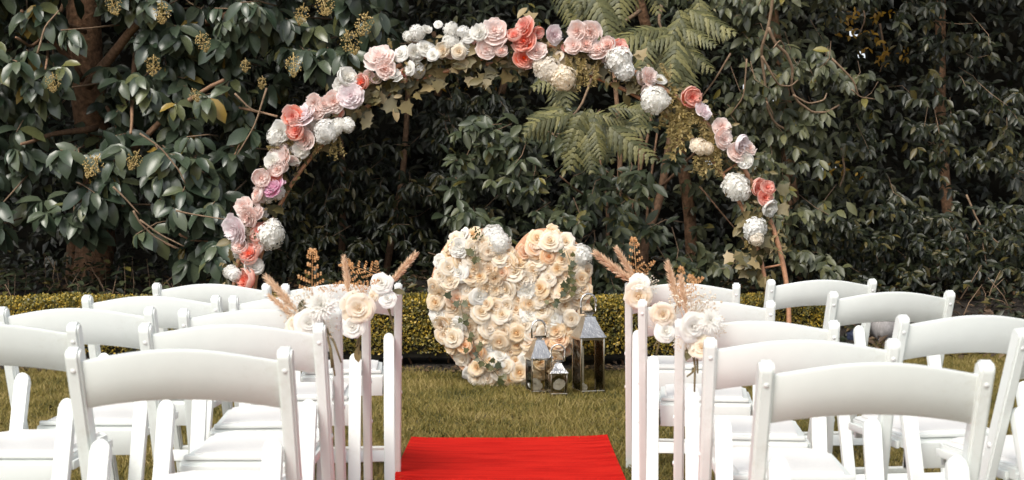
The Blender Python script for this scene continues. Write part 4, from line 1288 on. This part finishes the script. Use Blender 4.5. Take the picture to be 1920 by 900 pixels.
    def slab(o, z0, z1, bev, name, mat, segs=2):
        bm = bmesh.new()
        va = [bm.verts.new((x, y, z0)) for x, y in o]; vb = [bm.verts.new((x, y, z1)) for x, y in o]
        bm.faces.new(va[::-1]); ft = bm.faces.new(vb); n = len(o)
        for i in range(n): bm.faces.new((va[i], va[(i + 1) % n], vb[(i + 1) % n], vb[i]))
        bmesh.ops.bevel(bm, geom=ft.edges[:], offset=bev, segments=segs, affect='EDGES')
        return sharp(MB().bm(bm).mesh(name, mat), 50)
    CH['seat'] = slab(outline(.1525, .112, .495, .05), .412, .444, .006, 'seat_frame', M['resin'])
    CH['pad'] = slab(outline(.136, .135, .478, .045), .440, .4535, .010, 'seat_pad', M['pad'], 3)
    mb = MB(); mb.box((0, .112, .392), (.302, .016, .074), Euler((.12, 0, 0)), .003); CH['apron'] = sharp(mb.mesh('rear_apron', M['resin']), 45)
    mb = MB(); mb.box((0, .115, .4465), (.29, .018, .012), None, .003); CH['lip'] = sharp(mb.mesh('seat_lip', M['resin']), 45)
    mb = MB(); mb.box((0, post_line(.115), .115), (.392, .016, .042), Euler((.36, 0, 0)), .003); CH['str_f'] = sharp(mb.mesh('front_stretcher', M['resin']), 45)
    zr = .155; yr = -.115 + .181 * zr / .595
    mb = MB(); mb.box((0, yr, zr), (.32, .016, .042), Euler((-.3, 0, 0)), .003); CH['str_r'] = sharp(mb.mesh('rear_stretcher', M['resin']), 45)
    for s in (-1, 1):
        CH['rail', s] = sharp(MB().box((s * .1585, .30, .418), (.010, .33, .022), None, .003).mesh('side_rail', M['resin']), 45)
    mb = MB(); mb.box((0, .47, .40), (.28, .014, .04), None, .003); CH['front_rail'] = sharp(mb.mesh('front_rail', M['resin']), 45)
chair_meshes()

def chair(x, y, rz, label):
    r = tag(empty('folding_chair', (x, y, ground(x, y + .1)), rz), label, 'chair', 'white folding chairs in rows')
    for s in (-1, 1):
        p = link('back_post', CH['post', s], r); link('screw_cap', CH['bolt', s], p); link('hinge_pin', CH['pin', s], p)
        link('rear_leg', CH['leg', s], r); link('side_rail', CH['rail', s], r)
    link('back_slat', CH['slat'], r)
    st = link('seat', CH['seat'], r); link('seat_pad', CH['pad'], st); link('seat_lip', CH['lip'], st)
    ap = link('rear_apron', CH['apron'], r)
    for s in (-1, 1): link('hinge_bracket', CH['bracket', s], ap)
    link('front_rail', CH['front_rail'], r)
    link('front_stretcher', CH['str_f'], r); link('rear_stretcher', CH['str_r'], r)
    return r
LANT, OPP = 'lantern side', 'side without lanterns'
CHAIRS = [ # left post px, right post px, top y, yaw deg, label
 ('LA1', 135, 534, 650.5, 0, 'white folding chair by the aisle in the fifth row from the heart, ' + OPP),
 ('LB1', 272, 597, 608.5, 0, 'white folding chair by the aisle in the fourth row from the heart, ' + OPP),
 ('LC1', 347, 628, 580.5, 4, 'white folding chair by the aisle third row, bouquet with dahlia and two short plumes'),
 ('LD1', 440, 683, 556.5, 4.5, 'white folding chair by the aisle second row, bouquet with very large open rose'),
 ('LE1', 537, 745, 533, 6, 'white folding chair by the aisle front row, bouquet with single slanting plume'),
 ('LB2', -189, 136, 605, 0, 'outer white folding chair in the fourth row from the heart, ' + OPP),
 ('LC2', 2, 279, 579, -1, 'outer white folding chair in the third row from the heart, ' + OPP),
 ('LD2', 160, 405, 553.5, -2, 'outer white folding chair in the second row from the heart, ' + OPP),
 ('LE2', 290, 500, 530, -4, 'outer white folding chair in the front row by the heart, ' + OPP),
 ('RA1', 1441, 1848, 669, 0, 'white folding chair by the aisle in the fifth row from the heart, ' + LANT),
 ('RB1', 1340, 1668, 629, -3, 'white folding chair by the aisle in the fourth row from the heart, ' + LANT),
 ('RC1', 1283, 1556, 592, -6, 'white folding chair by the aisle third row, bouquet with dahlia and trailing stems'),
 ('RD1', 1211, 1438, 561, -7, 'white folding chair by the aisle second row, bouquet with one upright plume'),
 ('RE1', 1182, 1377, 531, -6, 'white folding chair by the aisle front row, bouquet with twin leaning plumes'),
 ('RB2', 1911, 2225, 624, 12, 'outer white folding chair in the fourth row from the heart, ' + LANT),
 ('RC2', 1690, 1975, 586, 9, 'outer white folding chair in the third row from the heart, ' + LANT),
 ('RD2', 1561, 1787, 544.5, 7, 'outer white folding chair in the second row from the heart, ' + LANT),
 ('RE2', 1445, 1640, 522.5, 6, 'outer white folding chair in the front row by the heart, ' + LANT)]
POSTD = {}
for key, pl, pr, yt, yaw, label in CHAIRS:
    dw = F * .417 * math.cos(R(yaw)) / (pr - pl); dy = F * (HC - .79) / (yt - 396.5)
    d = .62 * dw + .38 * dy
    xc = ((pl + pr) / 2 - 960) * d / F
    chair(xc, d, R(yaw), label)
    POSTD[key] = d

# ------------------------------------------------------------------ bouquets tied to the aisle posts
def plume_mesh(seed):
    rs = random.Random(seed); mb = MB(); n = 14
    sp_ = [Vector((0, -.10 * (i / n) ** 2, i / n)) for i in range(n + 1)]
    mb.tube([Vector((0, 0, -.35))] + sp_, [.009] * 3 + [.007] * (n - 1), 4)
    for i in range(620):
        t = rs.random() ** .9; k = min(int(t * n), n - 1); o = sp_[k].lerp(sp_[k + 1], t * n - k)
        a = rs.uniform(0, 6.28); fl = .24 * math.sin(math.pi * (.10 + .75 * t)) ** .6
        L = rs.uniform(.16, .3) * (1 - .25 * t)
        d = Vector((math.cos(a) * fl * 2.6, math.sin(a) * fl * 2.6, 1)).normalized()
        e = o + d * L + Vector((0, 0, -.10 * L)); mid = o + d * L * .55
        sd = d.cross(Vector((rs.gauss(0, 1), rs.gauss(0, 1), .1))).normalized() * .0085
        mb.add([o - sd * .6, o + sd * .6, mid + sd, mid - sd, e], [(0, 1, 2, 3), (3, 2, 4)])
    return mb.mesh('pampas_plume', M['pampas'], False)
PL = [plume_mesh(i) for i in range(3)]
def fern_mesh(seed, curve=.0):
    """dried frond: a stem with short side sprays of small round leaflets"""
    rs = random.Random(seed); mb = MB(); n = 12
    pts = [Vector((curve * (i / n) ** 2, rs.gauss(0, .005), i / n)) for i in range(n + 1)]
    mb.tube([Vector((0, 0, -.5))] + pts, [.010] * 3 + [.007] * (n - 1), 4)
    def disc(c, r):
        q = Vector((rs.gauss(0, .5), -1, rs.gauss(0, .5))).to_track_quat('Z', 'Y')
        v = [c + q @ Vector((r * math.cos(6.283 * k / 6), r * math.sin(6.283 * k / 6), 0)) for k in range(6)] + [c + q @ Vector((0, 0, r * .4))]
        mb.add(v, [(k, (k + 1) % 6, 6) for k in range(6)])
    for i in range(2, n + 1):
        t = i / n; L = (.30 * (1 - t) + .05) * rs.uniform(.7, 1.25)
        for s in ((-1, 1)[i % 2],) if t < .8 else (-1, 1):
            d = Vector((s * .9, rs.uniform(-.4, .4), .25 + .4 * rs.random())).normalized()
            e = pts[i] + d * L
            mb.tube([pts[i], e], .004, 3)
            m = max(2, int(L / .055))
            for k in range(m):
                c = pts[i] + d * L * ((k + 1) / m)
                disc(c + Vector((0, 0, .022)), rs.uniform(.020, .03)); disc(c + Vector((0, 0, -.02)), rs.uniform(.018, .028))
    disc(pts[-1], .03)
    return mb.mesh('dried_fern', M['dried_fern'], False)
FE = [fern_mesh(1, .0), fern_mesh(2, -.45), fern_mesh(3, .35)]
def buds_mesh(seed):
    rs = random.Random(seed); mb = MB()
    for i in range(46):
        d = Vector((rs.gauss(0, .55), rs.gauss(-.2, .4), rs.uniform(.25, 1.0))); d *= rs.uniform(.5, 1) / d.length
        if rs.random() < .6: mb.tube([(0, 0, 0), d * .55 + Vector((rs.gauss(0, .04), 0, 0)), d], [.008, .006, .005], 3)
        c = d; s = rs.uniform(.028, .05)
        mb.add([c + Vector(q) * s for q in ((1, 0, 0), (-1, 0, 0), (0, 1, 0), (0, -1, 0), (0, 0, 1), (0, 0, -1))],
               [(0, 2, 4), (2, 1, 4), (1, 3, 4), (3, 0, 4), (2, 0, 5), (1, 2, 5), (3, 1, 5), (0, 3, 5)])
    return mb.mesh('dried_buds', M['berry'], False)
BU = [buds_mesh(i) for i in range(3)]
def dahlia_mesh(mat):
    V, F_, T = [], [], []; rs = random.Random(5)
    for ri in range(7):
        n = 6 + ri * 3; el = R(80 - ri * 13); L = .45 + .55 * ri / 6
        for k in range(n):
            a = 6.283 * (k + .5 * (ri % 2)) / n + rs.gauss(0, .06); e = el + rs.gauss(0, .08)
            d = Vector((math.cos(a) * math.cos(e), math.sin(a) * math.cos(e), math.sin(e) * .8)); sd = Vector((-math.sin(a), math.cos(a), 0)) * .10
            b = len(V); up = Vector((0, 0, .05))
            for q, tt in ((d * .05, .2), (d * L * .6 - sd + up, .7), (d * L, 1), (d * L * .6 + sd + up, .7), (d * L * .6, .6)):
                V.append(tuple(q)); T.append(tt)
            F_ += [(b, b + 1, b + 4), (b + 1, b + 2, b + 4), (b + 4, b + 2, b + 3), (b, b + 4, b + 3)]
    return finish('dahlia', V, F_, T, mat)
DAH = dahlia_mesh(PET['white'])
def bouquet(label, d, anchor, items):
    b = P(*anchor, d)
    r = tag(empty('chair_bouquet', b), label, 'bouquet', 'bouquets on the aisle chairs')
    for it in items:
        k, px, py = it[0], it[1], it[2]
        dd = d - (it[5] if len(it) > 5 else .0)
        loc = P(px, py, dd) - b
        if k in ('rose', 'peony'):
            rr = it[3] * d / F; col = it[4]
            flower(r, k, col, P(px, py, d - .035) - b, Vector((random.gauss(0, .2), -1, random.gauss(.15, .2))), rr)
        elif k == 'dahlia':
            link('dahlia', DAH, r, Matrix.Translation(P(px, py, d - .04) - b) @ orient((.1, -1, .3), 0) @ Matrix.Scale(it[3] * d / F, 4))
        elif k in ('plume', 'fern', 'fernl', 'fernr', 'buds'):
            tip = P(it[3], it[4], d + (.03 if k != 'buds' else 0)) - b; v = tip - loc; L = v.length
            q = v.to_track_quat('Z', 'Y').to_matrix().to_4x4()
            zq = v.normalized(); yq = Vector((0, 1, 0)); yq = (yq - zq * yq.dot(zq)).normalized(); xq = yq.cross(zq)
            Mx = Matrix(((xq.x, yq.x, zq.x, loc.x), (xq.y, yq.y, zq.y, loc.y), (xq.z, yq.z, zq.z, loc.z), (0, 0, 0, 1))) @ Matrix.Scale(L, 4)
            me = {'plume': random.choice(PL), 'fern': FE[0], 'fernl': FE[1], 'fernr': FE[2], 'buds': random.choice(BU)}[k]
            link({'plume': 'pampas_plume', 'buds': 'dried_buds'}.get(k, 'dried_fern'), me, r, Mx)
        elif k == 'stem':
            e = P(it[3], it[4], d - .02) - b
            MB().tube([loc, loc.lerp(e, .5) + Vector((.006, 0, 0)), e], [.004, .0035, .0025], 5).build('stem', M['stem'], r)
        elif k == 'leaf':
            d_, s_, n_ = frames(np.array([[random.gauss(0, 1), -.2, random.gauss(0, 1)]]), np.array([[0, -1, .4]]))
            link('leaf', gl, r, mat_from(loc, d_[0], s_[0], n_[0], .05))
    return r
D_ = POSTD
bouquet('bouquet of dahlia and roses with two short plumes, third-row chair, ' + OPP, D_['LC1'] - .04, (622, 600),
 [('dahlia', 602, 573, 33), ('rose', 578, 606, 27, 'white'), ('rose', 553, 612, 19, 'ivory'), ('plume', 560, 588, 505, 525), ('plume', 556, 598, 510, 558), ('fern', 585, 560, 586, 470), ('fernr', 600, 560, 622, 524), ('buds', 580, 588, 556, 540), ('buds', 572, 596, 532, 590), ('buds', 590, 580, 610, 530), ('buds', 600, 600, 616, 640), ('stem', 604, 600, 628, 705), ('stem', 606, 605, 640, 680), ('stem', 608, 610, 622, 690), ('leaf', 612, 640), ('leaf', 565, 595)])
bouquet('bouquet with one very large open white rose, second-row chair, ' + OPP, D_['LD1'] - .04, (676, 580),
 [('rose', 671, 578, 31, 'ivory'), ('rose', 661, 613, 23, 'white'), ('plume', 655, 555, 646, 488), ('fern', 664, 556, 650, 488), ('fernr', 664, 556, 694, 516), ('buds', 664, 570, 672, 530), ('buds', 650, 590, 634, 600), ('stem', 668, 610, 672, 665), ('stem', 670, 612, 668, 650), ('leaf', 670, 650), ('leaf', 650, 565)])
bouquet('bouquet with single slanting plume and arching dried fern, front-row chair, ' + OPP, D_['LE1'] - .04, (738, 552),
 [('rose', 714, 530, 21, 'white'), ('rose', 726, 560, 17, 'white'), ('rose', 699, 555, 12, 'ivory'), ('plume', 728, 536, 776, 480), ('fernl', 706, 522, 660, 476), ('fern', 705, 522, 706, 490), ('fernl', 694, 545, 670, 520), ('buds', 705, 562, 700, 535), ('stem', 722, 565, 738, 620), ('stem', 724, 565, 732, 600), ('leaf', 722, 544), ('leaf', 735, 545)])
bouquet('bouquet with twin plumes leaning over the aisle, front-row chair, ' + LANT, D_['RE1'] - .04, (1188, 552),
 [('rose', 1199, 530, 18, 'white'), ('rose', 1197, 555, 28, 'ivory'), ('plume', 1190, 532, 1120, 478), ('plume', 1194, 530, 1158, 470), ('fern', 1194, 522, 1188, 448), ('fernr', 1200, 526, 1212, 486), ('fernl', 1190, 530, 1166, 508), ('buds', 1206, 540, 1228, 514), ('stem', 1200, 560, 1196, 590), ('leaf', 1205, 575)])
bouquet('bouquet of two roses with one upright plume, second-row chair, ' + LANT, D_['RD1'] - .04, (1222, 592),
 [('rose', 1243, 589, 25, 'ivory'), ('rose', 1248, 622, 21, 'white'), ('plume', 1276, 580, 1252, 500), ('buds', 1262, 590, 1262, 548), ('buds', 1232, 615, 1220, 600), ('fern', 1270, 560, 1278, 502), ('fernr', 1275, 560, 1300, 512), ('stem', 1236, 620, 1230, 665), ('stem', 1238, 620, 1226, 650), ('leaf', 1228, 618), ('leaf', 1255, 605)])
bouquet('bouquet of dahlia and roses with long trailing stems, third-row chair, ' + LANT, D_['RC1'] - .04, (1288, 612),
 [('rose', 1299, 612, 28, 'white'), ('dahlia', 1332, 601, 26), ('rose', 1316, 652, 24, 'ivory'), ('plume', 1288, 592, 1276, 524), ('buds', 1300, 590, 1300, 528), ('buds', 1310, 590, 1326, 545), ('buds', 1335, 610, 1366, 612), ('fern', 1296, 590, 1296, 518), ('buds', 1286, 630, 1278, 665), ('stem', 1296, 640, 1302, 735), ('stem', 1298, 640, 1308, 700), ('stem', 1300, 690, 1288, 706), ('leaf', 1296, 650), ('leaf', 1290, 645)])

# ------------------------------------------------------------------ lanterns
def lantern(px, d, w, hb, roof, neck, loop_r, rz, label):
    """w body width, hb body height, roof height, neck height, loop radius (metres)"""
    p = P(px, 735, d); z0 = ground(p.x, d) + .004
    r = tag(empty('lantern', (p.x, d, z0), rz), label, 'lantern', None)
    h = w / 2; t = w * .065
    sharp(MB().box((0, 0, .012), (w, w, .02), None, .002).build('base', M['steel'], r).data)
    for sx in (-1, 1):
        for sy in (-1, 1):
            sharp(MB().box((sx * (h - t / 2), sy * (h - t / 2), hb / 2 + .01), (t, t, hb - .02), None, .001).build('corner_post', M['steel'], r).data)
    mb = MB()
    for (cx, cy, sx, sy) in ((0, h - t / 2, w - 2 * t, t), (0, -h + t / 2, w - 2 * t, t), (h - t / 2, 0, t, w - 2 * t), (-h + t / 2, 0, t, w - 2 * t)): mb.box((cx, cy, hb - t / 2), (sx + .002, sy, t))
    sharp(mb.build('top_frame', M['steel'], r).data)
    for k in range(4):
        a = k * math.pi / 2
        MB().box((math.cos(a) * (h - t * .55), math.sin(a) * (h - t * .55), hb / 2 + .008), ((.002, w - 2 * t, hb - .03) if k % 2 == 0 else (w - 2 * t, .002, hb - .03))).build('glass_pane', M['glass'], r, smooth=False)
    # roof: flared pyramid with an eave
    mb = MB()
    prof = [(h * 1.10, hb), (h * 1.12, hb + .006), (h * 1.06, hb + .012), (h * .78, hb + roof * .42), (h * .48, hb + roof * .85), (h * .42, hb + roof)]
    for (a, z) in prof: mb.v += [(-a, -a, z), (a, -a, z), (a, a, z), (-a, a, z)]
    for i in range(len(prof) - 1):
        for k in range(4): mb.f.append((i * 4 + k, i * 4 + (k + 1) % 4, (i + 1) * 4 + (k + 1) % 4, (i + 1) * 4 + k))
    mb.f.append((3, 2, 1, 0)); e = (len(prof) - 1) * 4; mb.f.append((e, e + 1, e + 2, e + 3))
    ro = mb.build('roof', M['chrome'], r); sharp(ro.data, 30)
    mb = MB(); z1 = hb + roof
    prof = [(h * .42, z1), (h * .24, z1 + neck * .15), (h * .24, z1 + neck * .3), (h * .60, z1 + neck), (h * .56, z1 + neck)]
    for (a, z) in prof: mb.v += [(-a, -a, z), (a, -a, z), (a, a, z), (-a, a, z)]
    for i in range(len(prof) - 1):
        for k in range(4): mb.f.append((i * 4 + k, i * 4 + (k + 1) % 4, (i + 1) * 4 + (k + 1) % 4, (i + 1) * 4 + k))
    mb.f.append((16, 17, 18, 19))
    ch = mb.build('chimney', M['chrome'], ro); sharp(ch.data, 30)
    zc = z1 + neck; pts = [(-loop_r, 0, zc - neck * .5), (-loop_r, 0, zc + loop_r * .5)]
    for k in range(17):
        a = math.pi - math.pi * k / 16; pts.append((math.cos(a) * loop_r, 0, zc + loop_r * 1.0 + math.sin(a) * loop_r * 1.1))
    pts += [(loop_r, 0, zc + loop_r * .5), (loop_r, 0, zc - neck * .5)]
    MB().tube(pts, w * .048, 8).build('handle', M['chrome'], r)
    for s in (-1, 1):
        MB().tube([(s * loop_r * 1.05, 0, zc - neck * .5), (s * h * .3, 0, zc - neck * .5)], w * .02, 6).build('handle_pin', M['chrome'], r)
    return r, p.x, z0
k = 1 / (F / 7.72)
LN = [lantern(1103, 7.74, 48 * k, 104 * k, 40 * k, 11 * k, 15 * k, .30, 'tall polished steel lantern with wide loop handle, biggest of the three beside the heart'),
      lantern(1010, 7.72, 40 * k, 66 * k, 34 * k, 9 * k, 13.5 * k, .28, 'medium steel lantern with a cream rose inside, in front of the heart point'),
      lantern(1046, 7.60, 31 * k, 42 * k, 19 * k, 7 * k, 13 * k, .12, 'small low steel lantern standing between the two bigger lanterns')]
def loose_rose(px, py, d, rp, col, label):
    loc = P(px, py, d)
    r = tag(empty('loose_rose', loc), label, 'rose')
    o = flower(r, 'rose', col, (0, 0, 0), (random.gauss(0, .2), -.8, .5), rp * d / F)
    MB().tube([(0, .005, 0), (.01, .02, -.03)], .0025, 5).build('stem', M['stem'], r)
loose_rose(1003, 720, 7.72, 13, 'white', 'white rose lying inside the medium steel lantern')
loose_rose(1048, 720, 7.60, 11, 'white', 'white rose inside the small low lantern')
loose_rose(1091, 726, 7.72, 9, 'white', 'white rose on the floor of the tall lantern')
for (px, d, w_, h_, lb) in ((1091, 7.77, .012, 80 * k, 'slim pale candle standing in the tall lantern'),):
    p = P(px, 700, d)
    r = tag(empty('candle', (p.x, d, ground(p.x, d) + .026)), lb, 'candle')
    MB().tube([(0, 0, 0), (0, 0, h_ * .97), (0, 0, h_)], [w_, w_, w_ * .8], 14).build('wax', M['candle'], r)
    MB().tube([(0, 0, h_), (.001, 0, h_ + .012)], .0012, 5).build('wick', M['dark_gap'], r)
# ------------------------------------------------------------------ grey block and dark bundle past the hedge
p = P(1656, 634, 9.95)
bm = bmesh.new(); bmesh.ops.create_cube(bm, size=1)
for v in bm.verts: v.co = Vector((v.co.x * .16, v.co.y * .14, v.co.z * .15))
bmesh.ops.bevel(bm, geom=bm.edges[:], offset=.018, segments=2, affect='EDGES')
bmesh.ops.subdivide_edges(bm, edges=bm.edges[:], cuts=1, use_grid_fill=True)
for v in bm.verts: v.co += Vector((mnoise.noise(v.co * 14), mnoise.noise(v.co * 14 + Vector((5, 0, 0))), mnoise.noise(v.co * 14 + Vector((0, 7, 0))))) * .010
o = MB().bm(bm, Matrix.Rotation(.25, 4, 'Z')).build('stone_block', M['stone'])
o.location = (p.x, p.y, ground(p.x, p.y) + .085)
tag(o, 'rough grey stone block on the soil past the end of the hedge', 'stone')
p = P(1606, 632, 9.9)
bm = bmesh.new(); bmesh.ops.create_icosphere(bm, subdivisions=3, radius=1)
for v in bm.verts:
    f = 1 + .35 * mnoise.noise(v.co * 2.2) + .15 * mnoise.noise(v.co * 6)
    v.co = Vector((v.co.x * .075 * f, v.co.y * .06 * f, max(v.co.z * .055 * f, -.035)))
o = MB().bm(bm).build('cloth_bundle', M['navy'])
o.location = (p.x, p.y, ground(p.x, p.y) + .045)
tag(o, 'small crumpled dark navy bundle on the soil beside the grey block', 'bundle')
